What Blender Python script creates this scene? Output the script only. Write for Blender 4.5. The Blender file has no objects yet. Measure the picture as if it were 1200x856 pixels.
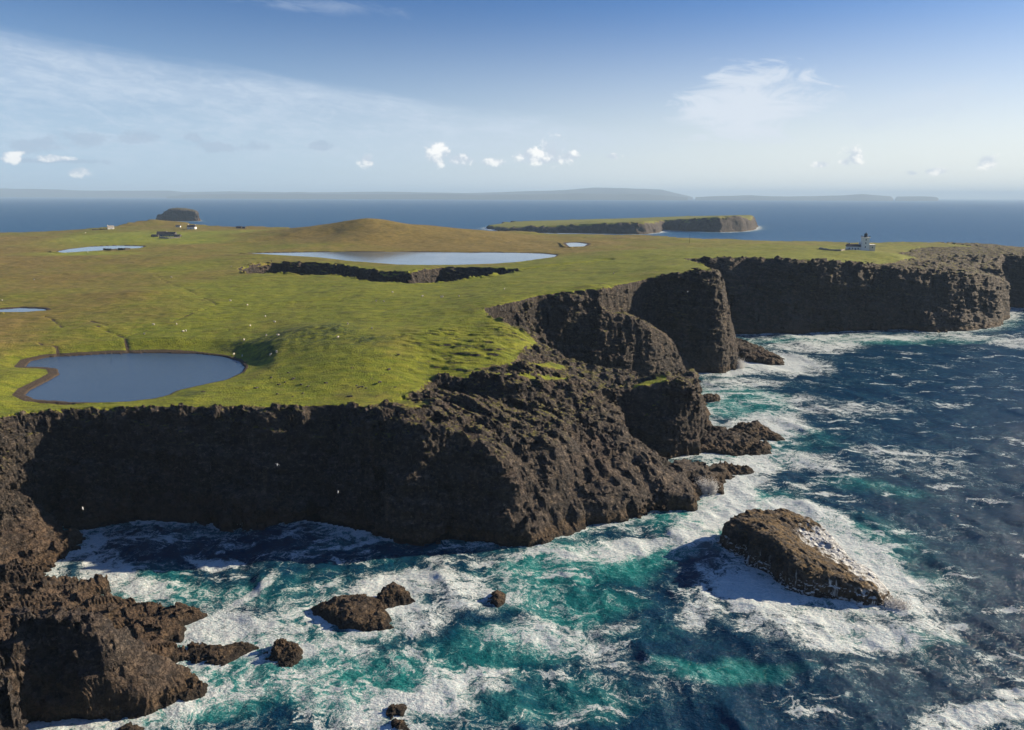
import bpy, math, random, time
import numpy as np
from mathutils import Vector, Matrix
T0 = time.time()
R = math.radians
random.seed(7); rng = np.random.default_rng(7)
sc = bpy.context.scene
C = sc.collection

# ------------------------------------------------------------------ camera
CAMZ = 100.0; FPX = 810.0
PITCH = math.atan2(428 - 230.0, FPX); ROLL = R(0.21)
cp, sp, cr, sr = math.cos(PITCH), math.sin(PITCH), math.cos(ROLL), math.sin(ROLL)
fw = np.array([0, cp, -sp]); r0 = np.array([1.0, 0, 0]); u0 = np.array([0, sp, cp])
rt = r0*cr + u0*sr; up = u0*cr - r0*sr
cd = bpy.data.cameras.new('camera'); cam = bpy.data.objects.new('camera', cd); C.objects.link(cam)
cam.matrix_world = Matrix(((rt[0], up[0], -fw[0], 0), (rt[1], up[1], -fw[1], 0), (rt[2], up[2], -fw[2], CAMZ), (0, 0, 0, 1)))
cd.sensor_width = 36; cd.lens = FPX/1200*36; cd.clip_start = 1; cd.clip_end = 200000
sc.camera = cam

# ------------------------------------------------------------------ light
SUN_EL, SUN_AZ = 21.5, 73.0            # azimuth clockwise from +Y (the view direction)
EXPOSURE = 0.95
sd = Vector((math.sin(R(SUN_AZ))*math.cos(R(SUN_EL)), math.cos(R(SUN_AZ))*math.cos(R(SUN_EL)), math.sin(R(SUN_EL))))
sl = bpy.data.lights.new('sun', 'SUN'); sl.energy = 5.0; sl.angle = R(0.5); sl.color = (1.0, 0.82, 0.58)
so = bpy.data.objects.new('sun', sl); C.objects.link(so)
so.rotation_euler = (-sd).to_track_quat('-Z', 'Y').to_euler()
sc.view_settings.view_transform = 'Standard'; sc.view_settings.look = 'None'
sc.view_settings.exposure = EXPOSURE; sc.view_settings.gamma = 1; sc.view_settings.use_curve_mapping = False
sc.cycles.max_bounces = 5; sc.cycles.diffuse_bounces = 1; sc.cycles.glossy_bounces = 2
sc.cycles.transmission_bounces = 2; sc.cycles.volume_bounces = 0; sc.cycles.transparent_max_bounces = 6
sc.cycles.caustics_reflective = False; sc.cycles.caustics_refractive = False
sc.cycles.use_denoising = True; sc.cycles.sample_clamp_indirect = 4

# ------------------------------------------------------------------ node helper
class NT:
    def __init__(s, tree): s.t = tree; s.n = tree.nodes; s.l = tree.links; s.n.clear()
    def new(s, typ, **kw):
        n = s.n.new(typ)
        for k, v in kw.items(): setattr(n, k, v)
        return n
    def put(s, sock, v):
        if isinstance(v, bpy.types.NodeSocket): s.l.new(v, sock)
        elif v is not None:
            if hasattr(sock.default_value, '__len__') and not hasattr(v, '__len__'): v = (v,)*len(sock.default_value)
            if hasattr(sock.default_value, '__len__') and len(sock.default_value) == 4 and len(v) == 3: v = (*v, 1)
            sock.default_value = v
    def m(s, op, a, b=None, c=None, clamp=False):
        n = s.new('ShaderNodeMath', operation=op); n.use_clamp = clamp
        s.put(n.inputs[0], a)
        if b is not None: s.put(n.inputs[1], b)
        if c is not None: s.put(n.inputs[2], c)
        return n.outputs[0]
    def vm(s, op, a, b=None):
        n = s.new('ShaderNodeVectorMath', operation=op); s.put(n.inputs[0], a)
        if b is not None: s.put(n.inputs[3 if op == 'SCALE' else 1], b)
        return n.outputs[1] if op in ('LENGTH', 'DOT_PRODUCT', 'DISTANCE') else n.outputs[0]
    def mix(s, f, a, b, mode='MIX'):
        n = s.new('ShaderNodeMix', data_type='RGBA', blend_type=mode)
        s.put(n.inputs[0], f); s.put(n.inputs[6], a); s.put(n.inputs[7], b)
        return n.outputs[2]
    def ss(s, x, a, b, lo=0.0, hi=1.0):
        n = s.new('ShaderNodeMapRange', interpolation_type='SMOOTHSTEP')
        for i, v in enumerate((x, a, b, lo, hi)): s.put(n.inputs[i], v)
        return n.outputs[0]
    def noise(s, vec, scale, det=4, rough=.55, dist=0, col=False):
        n = s.new('ShaderNodeTexNoise'); s.put(n.inputs['Vector'], vec)
        n.inputs['Scale'].default_value = scale; n.inputs['Detail'].default_value = det
        n.inputs['Roughness'].default_value = rough; n.inputs['Distortion'].default_value = dist
        return n.outputs[1 if col else 0]
    def voro(s, vec, scale, feature='F1', rnd=1):
        n = s.new('ShaderNodeTexVoronoi', feature=feature); s.put(n.inputs['Vector'], vec)
        n.inputs['Scale'].default_value = scale; n.inputs['Randomness'].default_value = rnd
        return n.outputs['Distance']
    def attr(s, name):
        return s.new('ShaderNodeAttribute', attribute_name=name).outputs['Fac']
    def scale(s, vec, v):
        n = s.new('ShaderNodeMapping'); s.put(n.inputs[0], vec); n.inputs['Scale'].default_value = v
        return n.outputs[0]
    def xyz(s, vec):
        n = s.new('ShaderNodeSeparateXYZ'); s.put(n.inputs[0], vec); return n.outputs

# ------------------------------------------------------------------ sky (Nishita + high cirrus and small cumulus, all at infinity)
w = bpy.data.worlds.new('World'); sc.world = w; w.use_nodes = True
q = NT(w.node_tree)
sky = q.new('ShaderNodeTexSky', sky_type='NISHITA'); sky.sun_disc = False
sky.sun_elevation = R(SUN_EL); sky.sun_rotation = R(SUN_AZ); sky.altitude = 0; sky.air_density = 1.0; sky.dust_density = 0.6; sky.ozone_density = 2.0
tc = q.new('ShaderNodeTexCoord').outputs['Generated']
X, Y_, Z_ = q.xyz(tc)
az = q.m('ARCTAN2', X, Y_); el = q.m('ARCSINE', Z_)
def sky_px(px, py):
    d = fw*FPX + (px - 600)*rt - (py - 428)*up; d = d/np.linalg.norm(d); return (float(math.atan2(d[0], d[1])), float(math.asin(d[2])))
def blob(cx, cy, rx, ry, slope=0.0):
    a, e = sky_px(cx, cy)
    da = q.m('SUBTRACT', az, a); de = q.m('SUBTRACT', q.m('SUBTRACT', el, e), q.m('MULTIPLY', da, slope))
    return q.m('SUBTRACT', 1, q.m('SQRT', q.m('ADD', q.m('POWER', q.m('ABSOLUTE', q.m('DIVIDE', da, rx/FPX)), 2), q.m('POWER', q.m('ABSOLUTE', q.m('DIVIDE', de, ry/FPX)), 2))))
def comb(a, b, c=0.0):
    n = q.new('ShaderNodeCombineXYZ'); q.put(n.inputs[0], a); q.put(n.inputs[1], b); q.put(n.inputs[2], c); return n.outputs[0]
# long band
(a0, e0), (a1, e1), (a2, e2) = sky_px(0, 30), sky_px(500, 98), sky_px(830, 152)
ksl = (e2 - e0)/(a2 - a0)
t_ = q.m('SUBTRACT', q.m('ADD', e0, q.m('MULTIPLY', q.m('SUBTRACT', az, a0), ksl)), el)        # depth below the upper edge of the band
thick = q.m('MAXIMUM', q.m('ADD', .165, q.m('MULTIPLY', q.m('SUBTRACT', az, a0), -.155)), .03)
sv = comb(q.m('ADD', q.m('MULTIPLY', az, 1.1), q.m('MULTIPLY', t_, 1.5)), q.m('MULTIPLY', t_, 8.0))
n1 = q.noise(sv, 2.6, 7, .66, .5); n2 = q.noise(comb(q.m('MULTIPLY', az, 7.0), q.m('MULTIPLY', t_, 22.0), 3.1), 4.0, 6, .7, .4)
tn = q.m('DIVIDE', q.m('ADD', t_, q.m('MULTIPLY', q.m('SUBTRACT', n1, .5), .05)), thick)
bandm = q.m('MULTIPLY', q.ss(tn, -.06, .22), q.ss(tn, 1.35, .5))
bandm = q.m('MULTIPLY', bandm, q.ss(az, .33, .02, .0, 1))
band = q.m('MULTIPLY', bandm, q.m('ADD', q.ss(n1, .30, .70, .42, .80), q.ss(n2, .38, .68, -.16, .18)), clamp=True)
# wispy patches
n3 = q.noise(comb(q.m('ADD', q.m('MULTIPLY', az, 3.0), q.m('MULTIPLY', el, 3)), q.m('MULTIPLY', el, 9), 7.7), 5.0, 6, .62, 1.0)
p1 = q.ss(q.m('ADD', blob(880, 122, 92, 46, .06), q.m('MULTIPLY', q.m('SUBTRACT', n3, .52), 2.6)), .0, .8, 0, .75)
p2 = q.ss(q.m('ADD', blob(1065, 128, 85, 22, .22), q.m('MULTIPLY', q.m('SUBTRACT', n3, .52), 2.6)), .05, .9, 0, .5)
p3 = q.ss(q.m('ADD', blob(390, 8, 110, 14, 0), q.m('MULTIPLY', q.m('SUBTRACT', n3, .5), 2.2)), .2, 1.1, 0, .3)
haze_low = q.m('MULTIPLY', q.ss(el, .09, -.005, 0, .3), q.ss(n1, .2, .6, .75, 1))
thin = q.m('MAXIMUM', q.m('MAXIMUM', band, p1), q.m('MAXIMUM', p2, p3))
thin = q.m('MAXIMUM', thin, haze_low)
# cumulus puffs
nc = q.noise(comb(az, q.m('MULTIPLY', el, 1.3)), 42.0, 5, .6, .2)
ncs = q.m('MULTIPLY', q.m('SUBTRACT', nc, .5), 3.0)
def puffs(lst, top):
    v = None
    for (cx, cy, rx, ry) in lst:
        b = blob(cx, cy, rx, ry); v = b if v is None else q.m('MAXIMUM', v, b)
    return q.ss(q.m('ADD', v, ncs), .0, .55, 0, top)
cu = puffs([(512, 181, 19, 14), (540, 187, 22, 7), (648, 177, 15, 17), (622, 182, 18, 10), (636, 187, 40, 7), (668, 183, 14, 6), (578, 191, 20, 5), (430, 188, 10, 9), (716, 184, 12, 4),
            (1000, 185, 11, 12), (992, 190, 7, 5), (962, 193, 10, 4), (1156, 190, 10, 8), (1095, 201, 14, 4), (1070, 203, 10, 4), (12, 184, 11, 6), (62, 186, 16, 4), (92, 202, 12, 6)], .72)
cg = puffs([(100, 162, 26, 9), (163, 161, 20, 7), (40, 171, 30, 8), (222, 162, 14, 6), (255, 173, 26, 6), (300, 173, 16, 6), (372, 171, 14, 6), (60, 189, 50, 3)], .42)
K = 10.0                                                       # sky radiance units before the 0.1 strength
tint = q.mix(1.0, sky.outputs[0], (.42, .70, 1.12), 'MULTIPLY')
tint = q.mix(q.ss(el, .27, -.02, 0, .78), tint, q.mix(q.ss(az, -.7, .75), (5.2, 7.2, 9.2), (13.0, 12.4, 10.8)))
col = q.mix(q.m('MULTIPLY', thin, .78), tint, (6.9, 7.9, 9.2))
col = q.mix(q.m('MULTIPLY', p1, .7), col, (8.6, 9.1, 9.8))
col = q.mix(cg, col, (4.0, 4.9, 6.4))
col = q.mix(cu, col, q.mix(q.ss(nc, .45, .62), (6.6, 7.3, 8.3), (13.5, 13.0, 12.2)))
bg = q.new('ShaderNodeBackground'); q.put(bg.inputs[0], col); bg.inputs[1].default_value = .0505
wo = q.new('ShaderNodeOutputWorld'); q.l.new(bg.outputs[0], wo.inputs[0])

# ------------------------------------------------------------------ geometry maths
def PX(px, py, z=None, D=None):
    """photo pixel -> world point, at height z or at forward distance D"""
    d = fw*FPX + (px - 600)*rt - (py - 428)*up
    t = (z - CAMZ)/d[2] if D is None else D/d[1]
    return np.array([d[0]*t, d[1]*t, CAMZ + d[2]*t])
_tab = rng.random((64, 64, 64)).astype(np.float32).ravel()
def vn(x, y, z):
    x = np.asarray(x, np.float32); y = np.asarray(y, np.float32); z = np.asarray(z, np.float32)
    x, y, z = np.broadcast_arrays(x, y, z)
    xi = np.floor(x); yi = np.floor(y); zi = np.floor(z)
    fx = x - xi; fy = y - yi; fz = z - zi
    fx = fx*fx*(3 - 2*fx); fy = fy*fy*(3 - 2*fy); fz = fz*fz*(3 - 2*fz)
    xi = xi.astype(np.int32); yi = yi.astype(np.int32); zi = zi.astype(np.int32)
    x0 = (xi & 63) << 12; x1 = ((xi + 1) & 63) << 12; y0 = (yi & 63) << 6; y1 = ((yi + 1) & 63) << 6; z0 = zi & 63; z1 = (zi + 1) & 63
    def L(a, b, f): return a + (b - a)*f
    c0 = L(L(_tab[x0+y0+z0], _tab[x1+y0+z0], fx), L(_tab[x0+y1+z0], _tab[x1+y1+z0], fx), fy)
    c1 = L(L(_tab[x0+y0+z1], _tab[x1+y0+z1], fx), L(_tab[x0+y1+z1], _tab[x1+y1+z1], fx), fy)
    return L(c0, c1, fz)*2 - 1
def fbm(x, y, z, o=4, g=.5):
    s = 0; a = 1; n = 0
    for k in range(o):
        s = s + a*vn(x + 13.7*k, y + 7.1*k, z + 3.3*k); n += a; a *= g; x = x*2.03; y = y*2.03; z = z*2.03
    return s/n
def sst(x, a, b):
    t = np.clip((x - a)/(b - a), 0, 1); return t*t*(3 - 2*t)
def polydist(x, y, poly):
    """unsigned distance and inside flag"""
    d = np.full(x.shape, 1e18, np.float32); ins = np.zeros(x.shape, bool)
    n = len(poly)
    for i in range(n):
        ax, ay = poly[i][:2]; bx, by = poly[(i+1) % n][:2]
        ex, ey = bx - ax, by - ay
        wx, wy = x - ax, y - ay
        t = np.clip((wx*ex + wy*ey)/(ex*ex + ey*ey + 1e-9), 0, 1)
        dd = (wx - t*ex)**2 + (wy - t*ey)**2
        np.minimum(d, dd, out=d)
        if abs(ey) > 1e-9:
            c = (ay > y) != (by > y)
            ins ^= c & (x < ex*(y - ay)/ey + ax)
    return np.sqrt(d), ins
def linedist(x, y, pts):
    d = np.full(x.shape, 1e18, np.float32)
    for (a, b) in zip(pts[:-1], pts[1:]):
        ex, ey = b[0] - a[0], b[1] - a[1]; wx, wy = x - a[0], y - a[1]
        t = np.clip((wx*ex + wy*ey)/(ex*ex + ey*ey + 1e-9), 0, 1)
        np.minimum(d, (wx - t*ex)**2 + (wy - t*ey)**2, out=d)
    return np.sqrt(d)
class RBF:
    def __init__(s, pts, c=6.0):
        p = np.array(pts, float); s.p = p; s.c = c; n = len(p)
        r = np.sqrt(((p[:, None, :2] - p[None, :, :2])**2).sum(-1) + c*c)
        A = np.zeros((n+3, n+3)); A[:n, :n] = -r + np.eye(n)*.4; A[:n, n] = 1; A[:n, n+1:] = p[:, :2]/100
        A[n, :n] = 1; A[n+1:, :n] = (p[:, :2]/100).T
        s.w = np.linalg.solve(A, np.r_[p[:, 2], 0, 0, 0])
    def __call__(s, x, y):
        x = np.asarray(x, np.float32); y = np.asarray(y, np.float32); n = len(s.p)
        o = s.w[n] + s.w[n+1]*x/100 + s.w[n+2]*y/100
        o = np.array(o, np.float32)
        for i in range(n):
            o -= np.float32(s.w[i])*np.sqrt((x - s.p[i, 0])**2 + (y - s.p[i, 1])**2 + s.c**2).astype(np.float32)
        return o
def offset_poly(P, offs):
    P = np.array([p[:2] for p in P]); n = len(P); out = []
    area = sum(P[i][0]*P[(i+1) % n][1] - P[(i+1) % n][0]*P[i][1] for i in range(n))
    sg = 1 if area > 0 else -1
    for i in range(n):
        o = offs[i]
        if not np.isscalar(o): out.append(np.array(o[:2], float)); continue
        a, b, c = P[i-1], P[i], P[(i+1) % n]
        e1 = (b - a)/(np.linalg.norm(b - a)+1e-9); e2 = (c - b)/(np.linalg.norm(c - b)+1e-9)
        nn = np.array([e1[1]+e2[1], -e1[0]-e2[0]])*sg; nn /= np.linalg.norm(nn)+1e-9
        out.append(b + nn*o)
    return out
class Land:
    """a landform: T = surface heights, top = polygon where the surface breaks, base = waterline polygon"""
    def __init__(s, top, extra=(), power=.8, c=6.0, tfun=None):
        s.top = [t[0] for t in top]
        s.base = offset_poly(s.top, [t[1] for t in top])
        s.T = tfun or RBF([(*p[:2], p[2]) for p in s.top] + [tuple(e) for e in extra], c)
        s.power = power
        a = np.array([b[:2] for b in s.base] + [t[:2] for t in s.top]); s.bb = (a[:, 0].min()-10, a[:, 1].min()-10, a[:, 0].max()+10, a[:, 1].max()+10)
    def height(s, x, y):
        h = np.full(x.shape, -6.0, np.float32)
        m = (x > s.bb[0]) & (x < s.bb[2]) & (y > s.bb[1]) & (y < s.bb[3])
        if not m.any(): return h
        xx, yy = x[m], y[m]
        dt, it = polydist(xx, yy, s.top); db, ib = polydist(xx, yy, s.base)
        t = np.where(it, 1.0, np.where(ib, db/(db + dt + 1e-4), 0)); T = np.maximum(s.T(xx, yy), .6)
        hh = T*t**s.power
        h[m] = np.where(ib | it, hh, -np.minimum(db*1.2, 6.0))
        return h
def E(px, py, z, off=6.0): return (PX(px, py, z), off)
def EB(px, py, z, bx, by): return (PX(px, py, z), PX(bx, by, 0))
def ED(px, py, D, off=25.0): return (PX(px, py, D=D), off)
def ES(px, py, bx, by, back=6):
    b_ = PX(bx, by, 0); return (PX(px, py, D=b_[1] + back), b_)
def WW(x, y, z, off=6.0): return (np.array([x, y, z], float), off)

# ------------------------------------------------------------------ landform 1: the plateau, with its cliffs
top1 = [WW(-250, 40, 40), WW(-215, 120, 39), E(-120, 600, 38), E(-40, 512, 37), E(0, 489, 36, 5), E(30, 482, 35.5, 7), EB(80, 478.5, 35.3, 100, 622), EB(150, 476.5, 35.3, 160, 612),
        EB(230, 476, 35.2, 222, 610), EB(300, 477, 35, 290, 614), EB(360, 477, 35, 352, 611), EB(400, 474, 35.2, 405, 620), ES(430, 478, 455, 630, 13), E(452, 471, 34.6, 10),
        E(480, 463, 34.8, 8), E(505, 444, 35.4, 5), E(540, 447, 35.6, 4), E(575, 451, 35.3, 4), E(610, 451, 35, 4), E(650, 456, 32, 4), E(675, 460, 29.5, 4), E(700, 461, 27.3, 4),
        E(732, 455, 27.6, 4), EB(760, 451, 28.5, 762, 538), EB(780, 448, 29.2, 785, 537), EB(800, 450, 29.5, 812, 531), EB(812, 446, 29, 824, 520), EB(819, 432, 29.5, 826, 492),
        E(800, 434, 30, 5), E(775, 437, 30, 5), E(745, 440, 29.2, 5), E(725, 435, 29.5, 5), E(705, 433, 30.5, 5), E(672, 421, 33.5, 6), E(652, 411, 36, 6), E(630, 394, 40, 6), E(612, 386, 42.5, 6),
        E(594, 378, 45, 8), E(578, 370, 46.5, 8), E(573, 361, 48, 7), E(600, 354.5, 49, 7), E(630, 347, 50, 7), E(660, 343, 51, 7), E(700, 339, 52, 7), E(725, 334, 52.5, 6), E(755, 328, 53.5, 5),
        ES(775, 323, 783, 435, 7), ES(800, 320.5, 810, 436, 7), ES(822, 319.5, 831, 437, 7), ES(838, 320, 851, 437.5, 7), ES(845, 322, 861, 431, 7), ES(847, 319, 866, 417, 9),
        (PX(840, 314.5, D=440), 6), (PX(826, 309.5, D=468), 5), (PX(813, 306, D=496), 5), E(804, 304, 54, 5), E(820, 303.2, 54, 4), EB(845, 302.8, 54, 848, 389), EB(880, 302.5, 54, 883, 391), EB(920, 304, 54, 925, 391),
        ES(968, 306, 973, 389), ES(1008, 309.5, 1010, 387), ES(1045, 314, 1045, 386), ES(1093, 321, 1091, 386), ES(1147, 321.5, 1138, 383), ES(1171, 326, 1170, 379),
        ES(1180, 330, 1181, 372), (PX(1180, 318, D=605), 6), (PX(1170, 306, D=635), 6), (PX(1176, 300, D=650), 6), ES(1200, 298, 1194, 360, 8), (PX(1260, 298, D=655), 8), (PX(1340, 297, D=660), 8), (PX(1400, 293, D=680), 20),
        ED(1330, 288, 800), ED(1200, 290, 735), ED(1147, 285, 740), ED(1080, 283.5, 760), ED(1000, 284.5, 780), ED(900, 282, 830), ED(800, 277.5, 880), ED(730, 275, 960), ED(650, 273, 1010),
        ED(600, 270.5, 1060), WW(-60, 1080, 46, 30), WW(-160, 1090, 46, 30), WW(-260, 1090, 46, 30), ED(330, 266, 1150), ED(280, 265.5, 1200), ED(240, 263.5, 1240), ED(205, 258.8, 1260), ED(180, 257.3, 1260),
        ED(152, 260.5, 1230), ED(130, 265, 1180), ED(95, 268.5, 1150), ED(45, 271, 1140), ED(0, 272, 1140), ED(-200, 273, 1140), WW(-1700, 1100, 46, 30), WW(-1700, 40, 42, 30)]
ex1 = [PX(*p) for p in [(0, 470, 36), (-150, 430, 38), (0, 400, 38.5), (100, 400, 37.6), (200, 402, 37.6), (330, 402, 40), (400, 396, 43.2), (418, 405, 42.8), (450, 412, 41.8), (350, 440, 36.8), (400, 440, 38),
       (300, 450, 35.8), (450, 440, 37.8), (520, 420, 38.5), (560, 400, 42), (600, 400, 41.5), (600, 425, 37), (540, 380, 44.8), (480, 380, 44.3), (400, 375, 43.4), (300, 375, 41), (200, 370, 41.2), (100, 365, 41.6),
       (20, 363, 41.3), (0, 340, 43), (100, 330, 43), (170, 343, 44.5), (250, 330, 44), (350, 340, 44.4), (450, 345, 45.4), (520, 355, 46.2), (600, 338, 48.2), (650, 327, 49.4), (700, 321, 50.6), (750, 311, 52),
       (700, 303, 50), (640, 308, 48.4), (600, 318, 47), (300, 325, 45.2), (400, 327, 44.8), (480, 334, 45), (560, 330, 46), (750, 295, 51.5), (850, 293, 53), (950, 296, 53.8), (1013, 294, 54), (1050, 301, 51.5), (900, 288, 53), (100, 290, 44), (0, 290, 44.5), (0, 280, 45), (200, 283, 44.8), (300, 285, 46), (120, 276, 46), (200, 273, 47), (-200, 300, 43), (-200, 350, 40),
       (60, 440, 35.4), (300, 425, 36.4), (290, 440, 35.6), (210, 470, 35.4), (230, 462, 35.4), (120, 411, 35.8), (220, 411, 35.8), (20, 426, 35.6), (20, 468, 35.6), (725, 444, 28.5)]]
ex1 += [PX(x, y, D=d) for x, y, d in [(1100, 301, 640), (1080, 311, 575), (1130, 312, 590), (1120, 290, 700)]]
ex1 += [PX(x, y, 46.0) for x, y in [(290, 300), (350, 303), (413, 308), (467, 312), (533, 313), (585, 311), (630, 306), (655, 300), (620, 295), (550, 294), (450, 293.5), (380, 293.5), (320, 295)]]
ex1 += [PX(x, y, D=d) for x, y, d in [(430, 256.5, 900), (400, 259.5, 905), (372, 264, 930), (350, 270, 880), (385, 275, 850), (440, 275, 820), (480, 262, 920), (520, 266, 930), (560, 269, 940), (590, 272, 950), (550, 280, 830), (470, 285, 790), (610, 283, 840), (640, 279, 900), (165, 265, 1180), (430, 257.5, 925), (460, 259.3, 915)]]
ex1 += [np.array(p, float) for p in [(-60, 1000, 52), (-160, 1000, 58), (-260, 1000, 55)]]
L1 = Land(top1, ex1)
# ------------------------------------------------------------------ landform 2: rocky ramp under the scarp, running down to the point
topA = [ES(436, 482, 458, 631, 13), ES(475, 492, 495, 634, 11), ES(505, 501, 530, 635, 9), ES(542, 511, 568, 636, 8), ES(578, 526, 603, 636, 8), ES(602, 548, 634, 637, 8), EB(618, 570, 13, 655, 635),
        EB(640, 594, 8, 665, 631), EB(668, 594, 6, 680, 622), EB(690, 596, 5, 691, 613), EB(722, 596, 4, 722, 611), EB(742, 590, 4, 742, 606), EB(765, 582, 4, 760, 594), EB(795, 582, 3.5, 797, 592),
        EB(812, 572, 3, 814, 582), EB(826, 560, 2.5, 832, 567), EB(856, 553, 1.5, 868, 556), EB(842, 546, 3, 850, 543), E(822, 545, 4, 3), E(795, 542, 7, 3), E(771, 534, 11, 3), E(747, 517, 16, 3), E(729, 495, 21, 3),
        E(728, 484, 22.3, 3), E(716, 470, 23.5, 3), E(690, 458, 24, 3), E(650, 448, 27.5, 4), E(600, 442, 30.5, 4), E(540, 438, 31, 4), E(505, 440, 32.5, 4), E(470, 455, 33.5, 4), E(440, 470, 33.5, 4)]
exA = [PX(*p) for p in [(500, 472, 34.5), (540, 462, 32.3), (560, 490, 30.8), (600, 465, 30.3), (620, 495, 27), (600, 520, 24.5), (640, 540, 19), (650, 565, 13.5), (680, 472, 25.8), (700, 490, 22.6), (695, 520, 18.5), (660, 515, 22.5),
       (690, 560, 11.5), (720, 545, 13.5), (735, 570, 9), (760, 550, 10), (790, 562, 6), (820, 553, 4.5), (700, 580, 8.5)]]
LA = Land(topA, exA, power=.75, c=4)
# buttress against the middle cliff
fr = [(700, 363, 42), (738, 371, 37.5), (757, 379, 33), (772, 390, 27), (790, 402, 20), (799, 417, 12), (806, 432, 4)]
topB = [(PX(*p), 5.0) for p in fr] + [(PX(*p) + np.array([3, 9, 0]), 4.0) for p in reversed(fr)]
LB = Land(topB, [], power=.9, c=4)
# lower left rocks
L3 = Land([E(-90, 572, 20), E(0, 576, 15.5, 4), E(28, 586, 11.5, 4), E(48, 596, 9, 3), E(56, 608, 6.5, 3), E(74, 621, 2.5, 2), EB(80, 632, 2.5, 88, 640), EB(60, 655, 2.5, 64, 661), E(40, 668, 4, 2), E(0, 664, 9, 2), E(-90, 670, 12, 2)],
          [PX(*p) for p in [(30, 612, 8), (0, 622, 11), (50, 640, 4), (20, 645, 7)]], power=.7, c=4)
L6 = Land([E(-80, 668, 9, 2), E(0, 668, 7, 2), E(62, 674, 4, 2), E(100, 678, 2, 2), E(117, 682, 1.3, 1.5), E(96, 693, 2, 1), E(128, 703, 1.8, 1.2), E(160, 714, 1.4, 1.2), E(195, 713, 1.4, 1), E(236, 719, 1, 1.2), E(194, 729, 1.4, 1), E(130, 731, 2, 1),
           E(120, 745, 3, 1), E(60, 740, 6, 1), E(0, 745, 9, 1), E(-80, 745, 10, 1)], [PX(*p) for p in [(60, 700, 5), (100, 710, 3), (30, 705, 6.5)]], power=.6, c=3)
L6b = Land([E(-80, 660, 13, 1.5), E(0, 662, 10.5, 1.5), E(45, 667, 9.3, 1.5), E(61, 677, 8.3, 1.2), E(56, 683, 8.2, 1.2), E(0, 681, 9.5, 1.2), E(-80, 681, 11, 1.5)], power=.8)
L6c = Land([E(150, 735, 2.5, 1.5), E(185, 729, 2.5, 1.5), E(207, 735, 1.6, 1.5), E(205, 747, 1, 1.5), E(165, 751, 1.5, 1.5), E(214, 764, 1.2, 1.5), E(180, 772, 3, 1.5), E(140, 757, 6, 1)], power=.6)
L4 = Land([E(18, 714, 17, 2), E(33, 718, 17.3, 1.5), E(80, 720, 17, 2), E(128, 725, 15.5, 2), E(145, 742, 11.5, 2), E(178, 760, 8, 2), E(208, 776, 4.5, 2), E(217, 784, 3, 1.5), EB(212, 800, 2, 218, 804), EB(190, 814, 2, 194, 818), EB(172, 823, 2, 178, 828),
           EB(125, 829, 2, 125, 834), EB(92, 836, 2, 93, 841), EB(50, 843, 2, 50, 849), EB(26, 834, 3, 20, 840), E(0, 800, 10, 1), E(0, 730, 16, 2)],
          [PX(*p) for p in [(60, 740, 16.2), (100, 750, 14.5), (60, 780, 10.5), (110, 785, 9.5), (150, 775, 8.5), (180, 790, 5), (60, 815, 5), (110, 812, 5.5), (150, 812, 4)]], power=.7, c=3)
L5 = Land([WW(*PX(-14, 752, 24), 1.0), WW(*PX(-20, 775, 24), 1.0), WW(-82, 95, 23, 1.5), WW(-81, 80, 23, 1.5), WW(-80, 55, 22, 2), WW(-140, 40, 25, 2), WW(-160, 110, 27, 2), WW(*PX(-60, 735, 25.5), 2)], power=.9)
def LW(px, py, D, off): return (PX(px, py, D=D), off)
L7 = Land([LW(1080, 372, 532, 4), LW(1092, 364, 532, 4), LW(1110, 362, 532, 4), LW(1128, 360, 534, 4), LW(1150, 366, 545, 4), LW(1166, 372, 556, 4), EB(1164, 379, 2, 1168, 383), EB(1145, 383, 2, 1146, 386), EB(1120, 385, 2, 1120, 389), EB(1095, 386, 2, 1092, 389.5), EB(1080, 385, 2, 1078, 388)], power=.7)
for _L, _n in ((L1, '1'), (LA, 'A')):
    for _t, _b in zip(_L.top, _L.base):
        _d = math.hypot(_t[0]-_b[0], _t[1]-_b[1])
        if _t[1] < 700 and (_d > 18 or (_b[1] > _t[1] + 12)): print('INV', _n, np.round(_t, 1), np.round(_b, 1))
LANDS = [L7, L1, LA, LB, L3, L6, L6b, L6c, L4, L5]

def onT(px, py, it=6, T=L1.T):
    z = 42.0
    for _ in range(it):
        p = PX(px, py, z); z = float(T(np.array([p[0]]), np.array([p[1]]))[0])
    return PX(px, py, z)
# lochs
def PZ(lst, z): return [PX(x, y, z) for x, y in lst]
Z_POND, Z_LOCH = 34.3, 45.2
pond = PZ([(29.5, 430.5), (36, 423.5), (56, 419), (84, 417.5), (126, 415), (179.5, 414), (233, 415), (261, 418), (280, 423.5), (287, 430.5), (283, 437.5), (264, 446), (238, 451.5), (207, 458.5), (196, 464), (179.5, 468), (151, 471), (115, 472),
           (84, 471.5), (42, 469), (29.5, 463.5), (36, 457), (56, 447), (70, 439), (67, 432.5), (50.5, 431)], Z_POND)
loch = PZ([(290, 297), (320, 299), (373, 302), (413, 306.5), (467, 310.6), (533, 311), (580, 309.5), (613, 306.5), (650, 301.5), (653, 299), (633, 297), (580, 296), (480, 295.5), (380, 295.5), (340, 296)], Z_LOCH)
_sz = float(onT(120, 292)[2]) - .4
strip = PZ([(67, 295), (82, 292), (110, 289), (140, 287.7), (172, 289), (163, 291), (130, 293), (100, 295), (75, 296.5)], _sz)
_pz = float(onT(30, 364)[2]) - .4
pool = PZ([(-5, 363), (25, 361), (52, 362), (56, 364.5), (30, 366), (0, 366)], _pz)
_tz = float(onT(676, 287)[2]) - .4
tarn = PZ([(663, 285), (676, 284.4), (689, 286), (684, 289), (668, 289.5)], _tz)
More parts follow.
